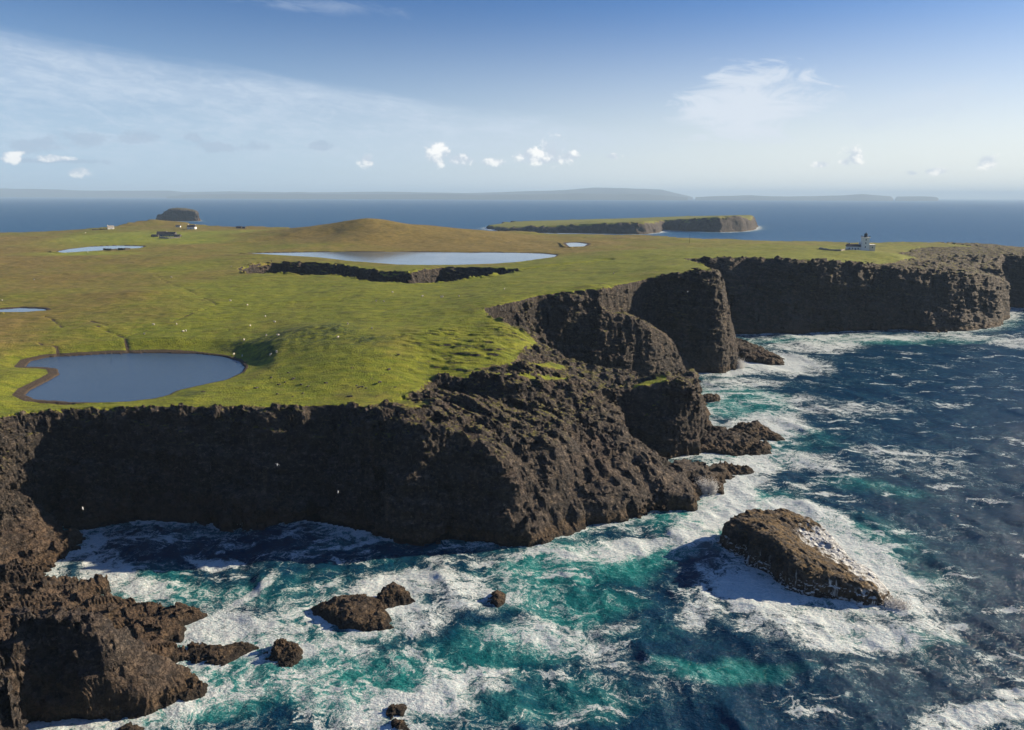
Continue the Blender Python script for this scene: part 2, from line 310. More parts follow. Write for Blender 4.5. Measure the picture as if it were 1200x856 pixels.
WATERS = [('pond', pond, Z_POND), ('loch', loch, Z_LOCH), ('loch', strip, _sz), ('pool', pool, _pz), ('pool', tarn, _tz)]
trench = [onT(x, y) for x, y in [(284, 315), (292, 311), (317, 308), (363, 308.3), (400, 311), (422, 315.5), (447, 318), (480, 319), (500, 316), (520, 314), (563, 314), (600, 315.5)]]
trench += [onT(x, y) for x, y in [(604, 317.5), (570, 324.5), (530, 329), (480, 331), (430, 329), (418, 324.5), (400, 322.5), (347, 321.5), (290, 320)]]
scar = [onT(x, y) for x, y in [(590, 317), (640, 311.5), (690, 306.5), (716, 303.5)]]
creeks = [[onT(x, y) for x, y in l] for l in [
    [(181, 323), (205, 335), (228, 343), (250, 354), (253, 357), (243, 362), (220, 370), (200, 378), (180, 384), (155, 392), (146, 396), (152, 414)],
    [(105, 376), (125, 383), (113, 384), (130, 390), (145, 395)], [(52, 370), (60, 373), (65, 377), (73, 384)], [(44, 400), (50, 404), (66, 404), (68, 415)], [(250, 357), (300, 361), (345, 356)], [(216, 390), (265, 388), (285, 384)]]]
# grass
grass = [onT(x, y) for x, y in [(-150, 640), (-40, 516), (0, 490), (30, 483), (80, 479.5), (150, 477.5), (230, 477.5), (300, 477), (360, 477), (400, 474.5), (430, 477), (455, 473), (490, 474), (478, 464), (495, 455), (505, 447), (512, 442), (560, 443), (601, 445), (630, 448),
        (664, 448), (668, 443), (620, 440), (585, 438), (562, 434), (580, 428), (620, 428), (655, 434), (668, 431), (645, 421), (612, 420), (600, 414), (618, 408), (632, 402), (622, 394), (604, 386), (588, 379), (574, 372), (570, 362), (600, 355), (630, 347.5), (660, 343.5),
        (700, 339.5), (725, 334.5), (755, 328.5), (775, 323), (800, 320.5), (822, 318.5), (832, 318), (834, 314), (822, 309), (808, 305.5), (802, 303.5), (820, 302.6), (845, 302.3), (880, 302), (920, 303.5), (968, 305.5), (1008, 309), (1045, 309.5), (1066, 309), (1078, 304), (1052, 297), (1080, 290)]]
grass += [PX(1147, 286, D=700), np.array([430., 900, 50]), np.array([300., 1400, 50]), np.array([-1800., 1400, 50]), np.array([-1800., 0, 40])]
grass2 = [PX(x, y, 30.5) for x, y in [(738, 447), (750, 441), (772, 439), (786, 440), (780, 446), (758, 449)]]
grass3 = [PX(x, y, z) for x, y, z in [(470, 480, 33), (500, 476, 32.5), (505, 484, 32), (480, 489, 32)]]
print('setup', round(time.time() - T0, 1))

# ------------------------------------------------------------------ surface nets on a (fan or regular) grid
class Grid:
    def __init__(s, U, Y, fan):
        s.U, s.Y, s.fan = np.asarray(U, np.float32), np.asarray(Y, np.float32), fan
        s.nx, s.ny = len(U), len(Y)
        yy, uu = np.meshgrid(s.Y, s.U, indexing='ij'); s.yy = yy; s.xx = uu*yy if fan else uu
    def ij(s, x, y):
        j = np.interp(y, s.Y, np.arange(s.ny)); u = x/y if s.fan else x
        i = (u - s.U[0])/(s.U[1] - s.U[0])
        return np.clip(i, 0, s.nx - 1.001), np.clip(j, 0, s.ny - 1.001)
    def samp(s, M, x, y):
        i, j = s.ij(x, y); i0 = i.astype(np.int32); j0 = j.astype(np.int32); fi = (i - i0).astype(np.float32); fj = (j - j0).astype(np.float32)
        Mf = M.ravel(); k = j0*s.nx + i0
        return (Mf[k]*(1-fi) + Mf[k+1]*fi)*(1-fj) + (Mf[k+s.nx]*(1-fi) + Mf[k+s.nx+1]*fi)*fj
def cell(x, y, z):
    xi = np.floor(x).astype(np.int32) & 63; yi = np.floor(y).astype(np.int32) & 63; zi = np.floor(z).astype(np.int32) & 63
    return _tab[(xi << 12) + (yi << 6) + zi]*2 - 1
def crease(x, y, z): return 1 - 2*np.abs(vn(x, y, z))
def warp(x, y, z, amp, sc_=1.0):
    s = sc_
    qx = x + .9*s*vn(x/(4*s), y/(4*s), z/(4*s)); qy = y + .9*s*vn(x/(4*s)+11, y/(4*s), z/(4*s)); qz = z + .12*x - .06*y + .8*s*vn(x/(7*s), y/(7*s), z/(7*s)+5)
    ca, sa = math.cos(.5), math.sin(.5); bx = qx*ca + qy*sa; by = -qx*sa + qy*ca
    # tall buttresses and gullies, joint blocks, ledges, sharp creases
    c1 = cell(bx/(3.6*s), by/(3.6*s), qz/(8*s)); c2 = cell(bx/(1.7*s)+20, by/(1.7*s), qz/(1.9*s)); c3 = cell(bx/(3.6*s)+7, by/(3.6*s)+5, qz/(8*s)); c4 = cell(bx/(1.7*s)+2, by/(1.7*s)+9, qz/(1.9*s))
    k1 = crease(x/(5.2*s), y/(5.2*s), z/(13*s)); k2 = crease(x/(2.1*s), y/(2.1*s)+5, z/(3.2*s))
    mod = np.clip(.95 + .55*vn(x/(28*s), y/(28*s), z/(22*s)+3), .3, 1.2); amp = amp*mod
    c5 = cell(bx/(.85*s)+33, by/(.85*s), qz/(.8*s)); c6 = cell(bx/(.85*s)+3, by/(.85*s)+50, qz/(.8*s))
    c0 = cell(bx/(8.5*s)+3, by/(5.0*s), qz/(13*s)+8)
    wx = 1.3*c0 + 3.4*vn(x/(15*s), y/(15*s), z/(60*s)) + .7*k1 + .35*k2 + 1.0*c1 + .65*c2 + .28*c5
    wy = 3.4*vn(x/(15*s)+31, y/(15*s)+7, z/(60*s)) + 0.7*crease(x/(5.2*s)+9, y/(5.2*s)+3, z/(13*s)) + .35*k2 + 1.0*c3 + .65*c4 + .28*c6
    led = .9*vn(x/(30*s), y/(30*s), qz/(3.3*s)) + .5*cell(bx/(14*s), by/(14*s), qz/(1.5*s)+40)
    wx = (wx + led)*amp*s; wy = (wy + led)*amp*s
    k3 = crease(x/(7*s)+50, y/(7*s), z/(10*s)); k4 = crease(x/(2.6*s)+50, y/(2.6*s)+9, z/(4*s))
    wz = (.6*k3 + .35*k4 + 1.6*c0 + .9*c1 + .55*c2 + .2*c5 + .25*crease(x/(1.2*s), y/(1.2*s)+60, z/(2*s)))*s*amp
    return wx, wy, wz
def surfnet(G, H, A, Z, extra_maps, wscale=1.0, slab=48):
    """H heights, A roughness amplitude map; returns verts, quads, attrs"""
    nx, ny, nz = G.nx, G.ny, len(Z); Z = np.asarray(Z, np.float32)
    hmin = H.copy(); hmax = H.copy()
    for rad in (2.5, 5.5):
        for k in range(8):
            a = k*math.pi/4
            s = G.samp(H, G.xx + rad*wscale*math.cos(a)*np.minimum(A, 1.3), G.yy + rad*wscale*math.sin(a)*np.minimum(A, 1.3))
            np.minimum(hmin, s, out=hmin); np.maximum(hmax, s, out=hmax)
    V = []; Q = []; nv = 0; prev = None
    for j0 in range(0, ny - 1, slab):
        j1 = min(j0 + slab, ny - 1); nj = j1 - j0 + 1
        h = H[j0:j1+1]; f = h[:, :, None] - Z[None, None, :]
        a = A[j0:j1+1]; mg = 3.2*wscale*a
        act = (a[:, :, None] > .03) & (Z > (hmin[j0:j1+1] - mg)[:, :, None]) & (Z < (hmax[j0:j1+1] + mg)[:, :, None])
        aj, ai, ak = np.nonzero(act)
        if len(aj):
            x = G.xx[j0 + aj, ai]; y = G.yy[j0 + aj, ai]; z = Z[ak]; am = a[aj, ai]
            wx, wy, wz = warp(x, y, z, am, wscale)
            f[aj, ai, ak] = G.samp(H, x + wx, y + wy) + wz*np.clip((h[aj, ai] + 4)/5, 0.15, 1) - z
        S = f > 0
        c = S[:-1].astype(np.int8) + S[1:]; c = c[:, :-1] + c[:, 1:]; c = c[:, :, :-1] + c[:, :, 1:]
        cj, ci, ck = np.nonzero((c > 0) & (c < 8))
        idx = np.full((nj - 1, nx - 1, nz - 1), -1, np.int32); idx[cj, ci, ck] = nv + np.arange(len(cj))
        pj = np.zeros(len(cj), np.float32); pi = pj.copy(); pk = pj.copy(); cnt = pj.copy()
        for (a0, b0) in [((0,0,0),(1,0,0)),((0,1,0),(1,1,0)),((0,0,1),(1,0,1)),((0,1,1),(1,1,1)),((0,0,0),(0,1,0)),((1,0,0),(1,1,0)),((0,0,1),(0,1,1)),((1,0,1),(1,1,1)),((0,0,0),(0,0,1)),((1,0,0),(1,0,1)),((0,1,0),(0,1,1)),((1,1,0),(1,1,1))]:
            f0 = f[cj+a0[0], ci+a0[1], ck+a0[2]]; f1 = f[cj+b0[0], ci+b0[1], ck+b0[2]]
            x_ = (f0 > 0) != (f1 > 0); t = np.where(x_, f0/np.where(x_, f0 - f1, 1), 0)
            pj += np.where(x_, a0[0] + t*(b0[0]-a0[0]), 0); pi += np.where(x_, a0[1] + t*(b0[1]-a0[1]), 0); pk += np.where(x_, a0[2] + t*(b0[2]-a0[2]), 0); cnt += x_
        gj = j0 + cj + pj/cnt; gi = ci + pi/cnt; gk = ck + pk/cnt
        yv = np.interp(gj, np.arange(ny), G.Y); uv = G.U[0] + gi*(G.U[1]-G.U[0]); zv = np.interp(gk, np.arange(nz), Z)
        V.append(np.stack([uv*yv if G.fan else uv, yv, zv], 1).astype(np.float32)); nv += len(cj)
        # faces
        def quad(e, s0, A_, B_, C_, D_):
            ok = e & (A_ >= 0) & (B_ >= 0) & (C_ >= 0) & (D_ >= 0)
            a_, b_, c_, d_ = A_[ok], B_[ok], C_[ok], D_[ok]; fl = s0[ok]
            Q.append(np.where(fl[:, None], np.stack([a_, b_, c_, d_], 1), np.stack([d_, c_, b_, a_], 1)))
        I = idx if prev is None else np.concatenate([prev[None], idx], 0)
        off = 1 if prev is None else 0
        # node rows local: I rows r correspond to cell rows; node j (local) has cells j-1, j
        SX = S[off:nj-1] if prev is None else S[0:nj-1]
        Am, Bm = I[:-1], I[1:]
        if len(SX) and Am.shape[0] == SX.shape[0]:
            e = SX[:, :-1, 1:-1] != SX[:, 1:, 1:-1]
            quad(e, SX[:, :-1, 1:-1], Am[:, :, :-1], Bm[:, :, :-1], Bm[:, :, 1:], Am[:, :, 1:])
            e = SX[:, 1:-1, :-1] != SX[:, 1:-1, 1:]
            quad(e, SX[:, 1:-1, :-1], Am[:, :-1, :], Am[:, 1:, :], Bm[:, 1:, :], Bm[:, :-1, :])
        e = S[:-1, 1:-1, 1:-1] != S[1:, 1:-1, 1:-1]
        quad(e, S[:-1, 1:-1, 1:-1], idx[:, :-1, :-1], idx[:, :-1, 1:], idx[:, 1:, 1:], idx[:, 1:, :-1])
        prev = idx[-1]
    V = np.concatenate(V); Q = np.concatenate(Q)
    at = {k: G.samp(M, V[:, 0], V[:, 1]) for k, M in extra_maps.items()}
    return V, Q, at
def mesh_np(name, V, Q, mat, attrs=None, smooth=True):
    me = bpy.data.meshes.new(name); me.vertices.add(len(V)); me.vertices.foreach_set('co', V.astype(np.float32).ravel())
    k = Q.shape[1]; me.loops.add(Q.size); me.loops.foreach_set('vertex_index', Q.astype(np.int32).ravel())
    me.polygons.add(len(Q)); me.polygons.foreach_set('loop_start', np.arange(0, Q.size, k, dtype=np.int32))
    me.polygons.foreach_set('use_smooth', np.full(len(Q), smooth, bool))
    for n, a in (attrs or {}).items():
        at = me.attributes.new(n, 'FLOAT', 'POINT'); at.data.foreach_set('value', a.astype(np.float32).ravel())
    me.update(calc_edges=True); me.materials.append(mat)
    o = bpy.data.objects.new(name, me); C.objects.link(o); return o
def tag(o, label=None, cat=None, group=None, kind=None):
    for k, v in (('label', label), ('category', cat), ('group', group), ('kind', kind)):
        if v: o[k] = v
    return o

# ------------------------------------------------------------------ materials
def new_mat(name):
    m = bpy.data.materials.new(name); m.use_nodes = True; q = NT(m.node_tree)
    b = q.new('ShaderNodeBsdfPrincipled'); o = q.new('ShaderNodeOutputMaterial'); q.l.new(b.outputs[0], o.inputs[0])
    return m, q, b
def simple(name, col, rough=.7, var=.15, scale=2.0):
    m, q, b = new_mat(name); p = q.new('ShaderNodeTexCoord').outputs['Object']
    n = q.noise(p, scale, 4); q.put(b.inputs['Base Color'], q.mix(n, tuple(c*(1-var) for c in col), tuple(min(1, c*(1+var)) for c in col)))
    b.inputs['Roughness'].default_value = rough; return m
def land_material(name, grass_on=True, s=1.0):
    m, q, b = new_mat(name)
    P = q.new('ShaderNodeNewGeometry').outputs['Position']; N = q.new('ShaderNodeNewGeometry').outputs['Normal']
    nz = q.xyz(N)[2]; pz = q.xyz(P)[2]
    nA = q.noise(P, .05*s, 5, .6); nB = q.noise(P, .35*s, 6, .62); nC = q.noise(P, 1.6*s, 4, .6)
    # rock
    vst = q.scale(P, (1, 1, .22)); nV = q.noise(vst, .22*s, 5, .6)
    lay = q.noise(q.scale(P, (.06, .06, 1.0)), .9*s, 4, .6)
    rk = q.mix(q.ss(nB, .3, .72), (.028, .0275, .029), (.118, .096, .080))
    rk = q.mix(q.ss(nA, .42, .68, 0, .55), rk, (.080, .054, .044))
    rk = q.mix(q.ss(lay, .5, .72, 0, .5), rk, (.030, .030, .032))
    rk = q.mix(q.ss(nV, .55, .72, 0, .6), rk, (.20, .15, .105))
    nM = q.noise(q.scale(P, (1, 1, 1.4)), .75*s, 5, .68)
    rk = q.mix(q.ss(nM, .53, .68, 0, .65), rk, (.25, .195, .145))
    rk = q.mix(q.ss(nM, .45, .33, 0, .7), rk, (.018, .015, .014))
    rk = q.mix(q.ss(nz, .62, .25, 0, .42), rk, (.012, .013, .016))  # shade put into the colour: steep faces darkened so cliff walls read near black
    # pale birdlime streaks high on faces
    st = q.noise(q.scale(P, (1, 1, .12)), .8*s, 3, .5)
    rk = q.mix(q.m('MULTIPLY', q.ss(st, .69, .78, 0, .35), q.ss(nz, .6, .3)), rk, (.30, .28, .26))
    wz_ = q.m('ADD', pz, q.m('MULTIPLY', q.m('SUBTRACT', nB, .5), 5.0))
    rk = q.mix(q.ss(wz_, 4.5, 1.5, 0, .5), rk, q.mix(q.ss(nC, .35, .65), (.075, .042, .018), (.15, .095, .04)))
    px_ = q.xyz(P)[0]
    rk = q.mix(q.m('MULTIPLY', q.ss(px_, -62, -78), q.m('MULTIPLY', q.ss(wz_, 13, 5), q.ss(nB, .36, .62, .15, .8))), rk, (.105, .070, .046))
    rk = q.mix(q.ss(wz_, 1.6, .3, 0, .85), rk, (.022, .019, .017))
    # turf and lichen tint on gentler rock
    rk = q.mix(q.m('MULTIPLY', q.ss(nz, .72, .93), q.m('MULTIPLY', q.ss(nB, .46, .58, 0, .8), q.ss(pz, 20, 28))), rk, (.15, .15, .02))
    bh = q.m('ADD', q.m('MULTIPLY', nB, 1.0), q.m('MULTIPLY', q.voro(q.scale(P, (1, 1, .6)), .7*s), .5))
    bh = q.m('ADD', bh, q.m('MULTIPLY', q.noise(P, 2.2*s, 5, .7), .5))
    crk = q.m('ABSOLUTE', q.m('SUBTRACT', q.noise(q.scale(P, (1, 1, 1.8)), .5*s, 5, .65), .5))
    bh = q.m('SUBTRACT', bh, q.ss(crk, .05, 0, 0, .35))
    rk = q.mix(q.ss(crk, .035, 0, 0, .55), rk, (.018, .016, .016))
    if grass_on:
        G1 = (.135, .178, .008); G2 = (.235, .245, .016); MO = (.175, .128, .026); MO2 = (.24, .175, .052)
        gf = q.noise(P, .018, 5, .6); gd = q.noise(q.scale(P, (1, 2.2, 1)), .12, 6, .65)
        gr = q.mix(q.ss(gd, .3, .7), G1, G2)
        gr = q.mix(q.ss(nC, .35, .75, 0, .45), gr, (.070, .082, .010))
        moor = q.attr('moor'); mm = q.m('ADD', moor, q.m('MULTIPLY', q.m('SUBTRACT', gf, .5), .9)); mm = q.m('ADD', mm, q.m('MULTIPLY', q.m('SUBTRACT', gd, .5), .5))
        gr = q.mix(q.ss(mm, .25, .85), gr, q.mix(q.ss(gd, .35, .7), MO, MO2))
        gr = q.mix(q.ss(q.noise(q.scale(P, (1, 1.5, 1)), .05, 7, .72), .54, .68, 0, .6), gr, (.060, .058, .014))
        gr = q.mix(q.ss(q.noise(P, .03, 7, .7), .52, .7, 0, .4), gr, (.21, .16, .04))
        # terracettes: dark bare risers
        gm = q.noise(q.scale(P, (.7, 1.3, 1)), .28, 7, .75)
        gr = q.mix(q.ss(gm, .52, .38, 0, .6), gr, (.065, .075, .010))
        gr = q.mix(q.ss(gm, .56, .68, 0, .45), gr, (.30, .27, .05))
        te = q.noise(q.scale(P, (.35, 1.1, 1)), .42, 4, .55)
        gr = q.mix(q.m('MULTIPLY', q.attr('terr'), q.ss(te, .56, .64, 0, .85)), gr, (.035, .04, .015))
        sp_ = q.ss(q.voro(P, .09), .10, .05); sp_ = q.m('MULTIPLY', sp_, q.ss(nA, .5, .55))
        gr = q.mix(q.m('MULTIPLY', sp_, .7), gr, (.05, .048, .025))
        bush = q.m('MULTIPLY', q.attr('bush'), q.ss(q.noise(P, .3, 5, .7), .38, .62))
        gr = q.mix(bush, gr, q.mix(q.ss(nC, .4, .7), (.022, .040, .010), (.05, .07, .018)))
        gr = q.mix(q.attr('lush'), gr, q.mix(q.ss(gd, .3, .7), (.14, .20, .016), (.27, .27, .035)))
        mud = q.m('ADD', q.attr('mud'), q.m('MULTIPLY', q.m('SUBTRACT', nB, .5), .5))
        gr = q.mix(q.ss(mud, .4, .6), gr, q.mix(nC, (.045, .034, .022), (.085, .062, .042)))
        rr = q.m('ADD', q.attr('rock'), q.m('MULTIPLY', q.m('SUBTRACT', nB, .5), 1.5)); rr = q.m('ADD', rr, q.m('MULTIPLY', q.m('SUBTRACT', nC, .5), .6))
        gr = q.mix(q.ss(rr, .16, .40, 0, .8), gr, q.mix(nC, (.065, .044, .024), (.15, .105, .055)))
        rs = q.m('ADD', nz, q.m('MULTIPLY', q.m('SUBTRACT', nB, .5), .3))
        rm = q.m('MAXIMUM', q.ss(rr, .4, .62), q.ss(rs, .8, .66))
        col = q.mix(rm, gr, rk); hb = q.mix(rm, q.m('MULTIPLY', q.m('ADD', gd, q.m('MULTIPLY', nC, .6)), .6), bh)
    else: col = rk; hb = bh
    if name == 'rock_with_running_water':
        fa_ = q.ss(q.noise(q.scale(P, (1.3, 1.3, .07)), .38, 4, .65), .56, .66, 0, .8); fa_ = q.m('MULTIPLY', fa_, q.ss(nz, .65, .3)); fa_ = q.m('MULTIPLY', fa_, q.ss(q.xyz(P)[0], 60, 66)); fa_ = q.m('MULTIPLY', fa_, q.ss(pz, 6.5, 3.5))
        nW = q.noise(q.scale(P, (1.6, .8, 1)), .30, 4, .6)
        fb_ = q.m('MULTIPLY', q.ss(q.m('ADD', pz, q.m('MULTIPLY', nW, 5.0)), 6.4, 5.2), q.ss(nz, .45, .75))
        col = q.mix(q.m('MULTIPLY', q.ss(nz, .35, .8), q.ss(nB, .4, .6, 0, .75)), col, (.19, .125, .05))
        col = q.mix(q.m('MAXIMUM', fa_, q.m('MULTIPLY', fb_, .9)), col, (.72, .76, .78))
    q.put(b.inputs['Base Color'], col); b.inputs['Roughness'].default_value = .85; b.inputs['Specular IOR Level'].default_value = .3
    bp = q.new('ShaderNodeBump'); bp.inputs['Strength'].default_value = 1.0; bp.inputs['Distance'].default_value = 1.3/s; q.put(bp.inputs['Height'], hb); q.l.new(bp.outputs[0], b.inputs['Normal'])
    return m
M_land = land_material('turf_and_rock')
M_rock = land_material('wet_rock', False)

# ------------------------------------------------------------------ land maps
QL = 0.82
du = .0024*QL
U = np.arange(-1.2, 1.0, du)
ys = [55.0]
while ys[-1] < 1330: ys.append(ys[-1]*(1 + (.0036 if ys[-1] < 420 else (.0045 if ys[-1] < 760 else .007))*QL))
G = Grid(U, ys, True)
def coarse(fn, k=2):
    """evaluate fn(x,y) on every k-th node and interpolate"""
    jj = np.unique(np.r_[np.arange(0, G.ny, k), G.ny - 1]); ii = np.unique(np.r_[np.arange(0, G.nx, k), G.nx - 1])
    v = fn(G.xx[np.ix_(jj, ii)], G.yy[np.ix_(jj, ii)])
    tj = np.interp(np.arange(G.ny), jj, np.arange(len(jj))); ti = np.interp(np.arange(G.nx), ii, np.arange(len(ii)))
    j0 = np.minimum(tj.astype(int), len(jj)-2); i0 = np.minimum(ti.astype(int), len(ii)-2)
    fj = (tj - j0)[:, None].astype(np.float32); fi = (ti - i0)[None].astype(np.float32)
    a = v[j0][:, i0]; b = v[j0][:, i0+1]; c = v[j0+1][:, i0]; d = v[j0+1][:, i0+1]
    return ((a*(1-fi)+b*fi)*(1-fj) + (c*(1-fi)+d*fi)*fj).astype(np.float32)
def hland(x, y):
    h = L1.height(x, y)
    for L in LANDS: h = np.maximum(h, L.height(x, y))
    return h
H = coarse(hland)
def sdist(poly):
    def f(x, y):
        d, i = polydist(x, y, poly); return np.where(i, d, -d)
    return coarse(f)
gd1 = sdist(grass); gd2 = sdist(grass2); gd3 = sdist(grass3); gdm = np.maximum(np.maximum(gd1, gd2), gd3)
rockm = 1 - sst(gdm, -2.6, 2.2)
amp = 1 - sst(gdm, -1.0, 2.5)
H0_ramp = sst(sdist([p[:2] for p in LA.top]), 1, 7)
def saw(t): return 1 - (t - np.floor(t))
tq = (G.xx*.38 + G.yy*.92); nq = vn(G.xx/22, G.yy/22, 6.6); nq2 = vn(G.xx/8, G.yy/8, 16.6)
led_h = 2.3*saw(tq/14 + 2.3*nq + .3*nq2) + 1.3*saw((G.xx*.7 + G.yy*.7)/6.3 + .9*nq + .35*nq2) + 0.6*saw((-G.xx*.8 + G.yy*.55)/4.6 + .8*nq2)
H += (np.maximum(H0_ramp, .55*(G.yy < 185)*(G.yy > 130)*(H < 22))*(gdm < 0)*(led_h - 2.2)*sst(H, 1, 12)).astype(np.float32)
# calmer roughness on the flat rocky top by the lighthouse point
flat = ((G.yy > 560) & (gdm < 0) & (H > 47)).astype(np.float32); amp *= 1 - .68*flat
amp *= np.where(G.yy < 150, .75, 1.0)*np.where((G.yy < 190) & (G.xx < -95), 1.25, 1.0)
ilA = sdist([p[:2] for p in LA.top]); ilD = sdist([p[:2] for p in L1.top])
amp *= 1 - .12*np.maximum(sst(ilA, 0, 4), sst(ilD, 0, 4)*(gdm < -1)*(G.yy < 420))
tr = sdist(trench); wob = 2*vn(G.xx/18, G.yy/18, .5)
trm = sst(tr + wob, -2.5, 1.5)
amp = np.maximum(amp, .75*sst(tr, -7, -2)*(1 - sst(tr, 9, 13))); rockm = np.maximum(rockm, .9*sst(tr, -1, 1))
sd_ = coarse(lambda x, y: linedist(x, y, scar))
H = H - 24*trm
gnd = sst(gdm, 0, 8)
H += gnd*(2.6*np.clip((G.yy - 500)/500, 0, 1)*fbm(G.xx/85, G.yy/85, 11.5, 4) + .22*fbm(G.xx/3.6, G.yy/3.6, 5.5, 2) + 1.9*fbm(G.xx/46, G.yy/46, 1.5, 4) + .5*fbm(G.xx/11, G.yy/11, 2.5, 4))
knoll = lambda cx, cy, r, z: z*np.exp(-((G.xx - onT(cx, cy)[0])**2 + (G.yy - onT(cx, cy)[1])**2)/(2*r*r))
for a_ in [(640, 400, 5, .8), (345, 393, 9, 1.3), (380, 388, 9, 1.3), (320, 408, 6, 1.0), (170, 343, 14, 1.2), (120, 345, 12, .9)]: H += gnd*knoll(*a_)
terr = np.zeros_like(H)
for cx, cy, rx, ry in [(560, 410, 70, 26), (600, 390, 40, 14), (520, 398, 60, 14), (620, 422, 30, 12)]:
    p = onT(cx, cy); a = onT(cx+rx, cy); b_ = onT(cx, cy-ry)
    terr = np.maximum(terr, np.exp(-(((G.xx-p[0])/abs(a[0]-p[0]))**2 + ((G.yy-p[1])/abs(b_[1]-p[1]))**2)**1.5))
te = fbm(G.xx*.35*.42, G.yy*1.1*.42, 0.3, 3); H += gnd*terr*.9*sst(te, -.2, .2)
bush = np.zeros_like(H)
for cx, cy, rx, ry in [(335, 396, 40, 13), (385, 391, 34, 11), (318, 410, 20, 11), (222, 461, 24, 4), (432, 398, 26, 6), (286, 402, 26, 6)]:
    p = onT(cx, cy); a = onT(cx+rx, cy); b_ = onT(cx, cy-ry)
    bush = np.maximum(bush, np.exp(-(((G.xx-p[0])/abs(a[0]-p[0]))**2 + ((G.yy-p[1])/abs(b_[1]-p[1]))**2)**1.5))
lush = np.zeros_like(H)
for cx, cy, rx, ry in [(185, 278, 85, 7), (225, 283, 60, 3.5), (95, 297.5, 70, 2.5), (130, 275, 30, 5)]:
    p = onT(cx, cy); a = onT(cx+rx, cy); b_ = onT(cx, cy-ry)
    lush = np.maximum(lush, np.exp(-(((G.xx-p[0])/abs(a[0]-p[0]))**2 + ((G.yy-p[1])/abs(b_[1]-p[1]))**2)**1.5))
H += gnd*bush*.5*fbm(G.xx/3, G.yy/3, 7.5, 2)
mud = np.zeros_like(H); wmask = np.zeros_like(H)
for nm, poly, z in WATERS:
    s_ = sdist(poly); far = abs(poly[0][1])
    wd = max(1.1, far*.004)
    sh_ = wd*(13 if nm == 'pond' else 6); kk = sst(s_, -sh_, -wd*1.2); H = H*(1 - kk) + kk*np.minimum(H, z + .35 + .07*np.maximum(-s_, 0))
    H = np.where(s_ > 0, z - .35 - np.minimum(s_*.15, 1), H)
    H = np.where((s_ <= 0) & (s_ > -wd*2.5), np.maximum(H, z + .05 + .25*np.minimum(-s_/wd, 2.5)), H)
    k = .55 if nm == 'loch' else 1.0
    ws = wd*(1 + 1.6*(nm == 'pond')*sst(-G.xx, 128, 145))
    mud = np.maximum(mud, sst(s_, -ws*1.7*k, -ws*.8*k))
for cr_ in creeks:
    d = coarse(lambda x, y: linedist(x, y, cr_)); wv = .8 + .5*vn(G.xx/7, G.yy/7, 9.5)
    k = np.exp(-(d/wv)**2)*sst(fbm(G.xx/12, G.yy/12, 4.4, 2), -.5, .0); mud = np.maximum(mud, .85*k); H -= .4*k*gnd
k = np.exp(-(sd_/2.6)**2)*gnd; H -= 2.2*k; mud = np.maximum(mud, .6*k)
mpts = [(0, 300, .9), (100, 310, .7), (50, 340, .5), (150, 345, .7), (0, 390, .75), (30, 375, .7), (100, 380, .45), (200, 340, .45), (300, 340, .2), (250, 400, .15), (100, 460, .05), (400, 280, 1), (550, 283, 1), (450, 265, .8), (600, 288, .9), (700, 283, .7), (800, 285, .5),
        (650, 275, .6), (900, 290, .35), (1000, 285, .45), (1000, 300, .1), (150, 275, .2), (200, 275, .1), (240, 270, .9), (300, 275, .7), (30, 280, .9), (350, 270, .6), (700, 310, .1), (500, 340, .15), (600, 330, .1), (450, 370, .15), (540, 400, .1), (400, 440, 0), (440, 395, .35),
        (380, 390, .3), (60, 430, .1), (300, 290, .5), (100, 325, .75), (780, 300, .1), (350, 360, .1), (0, 360, .6), (180, 315, .4), (430, 303, .5)]
mp = [(onT(a, b_), v) for a, b_, v in mpts]
def idw(x, y):
    n = 0; d = 0
    for p, v in mp:
        w_ = 1/(((x-p[0])**2 + (y-p[1])**2)/(p[1]*.02)**2 + 4)**1.5; n = n + w_*v; d = d + w_
    return n/d
moor = coarse(idw, 3)
zs = np.concatenate([np.arange(-2.6, 60, .5*QL), np.arange(60, 82, 1.2)])
V, Q, at = surfnet(G, H, amp, zs, dict(rock=rockm, moor=moor, mud=mud, bush=bush, terr=terr, lush=lush))
print('land', len(V), len(Q), round(time.time() - T0, 1))
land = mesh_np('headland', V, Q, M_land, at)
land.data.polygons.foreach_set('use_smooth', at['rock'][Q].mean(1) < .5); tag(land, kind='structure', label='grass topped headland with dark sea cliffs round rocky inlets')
def ground(px, py):
    p = onT(px, py)
    for _ in range(8):
        z = float(G.samp(H, np.array([p[0]]), np.array([p[1]]))[0]); p = PX(px, py, z)
    return p

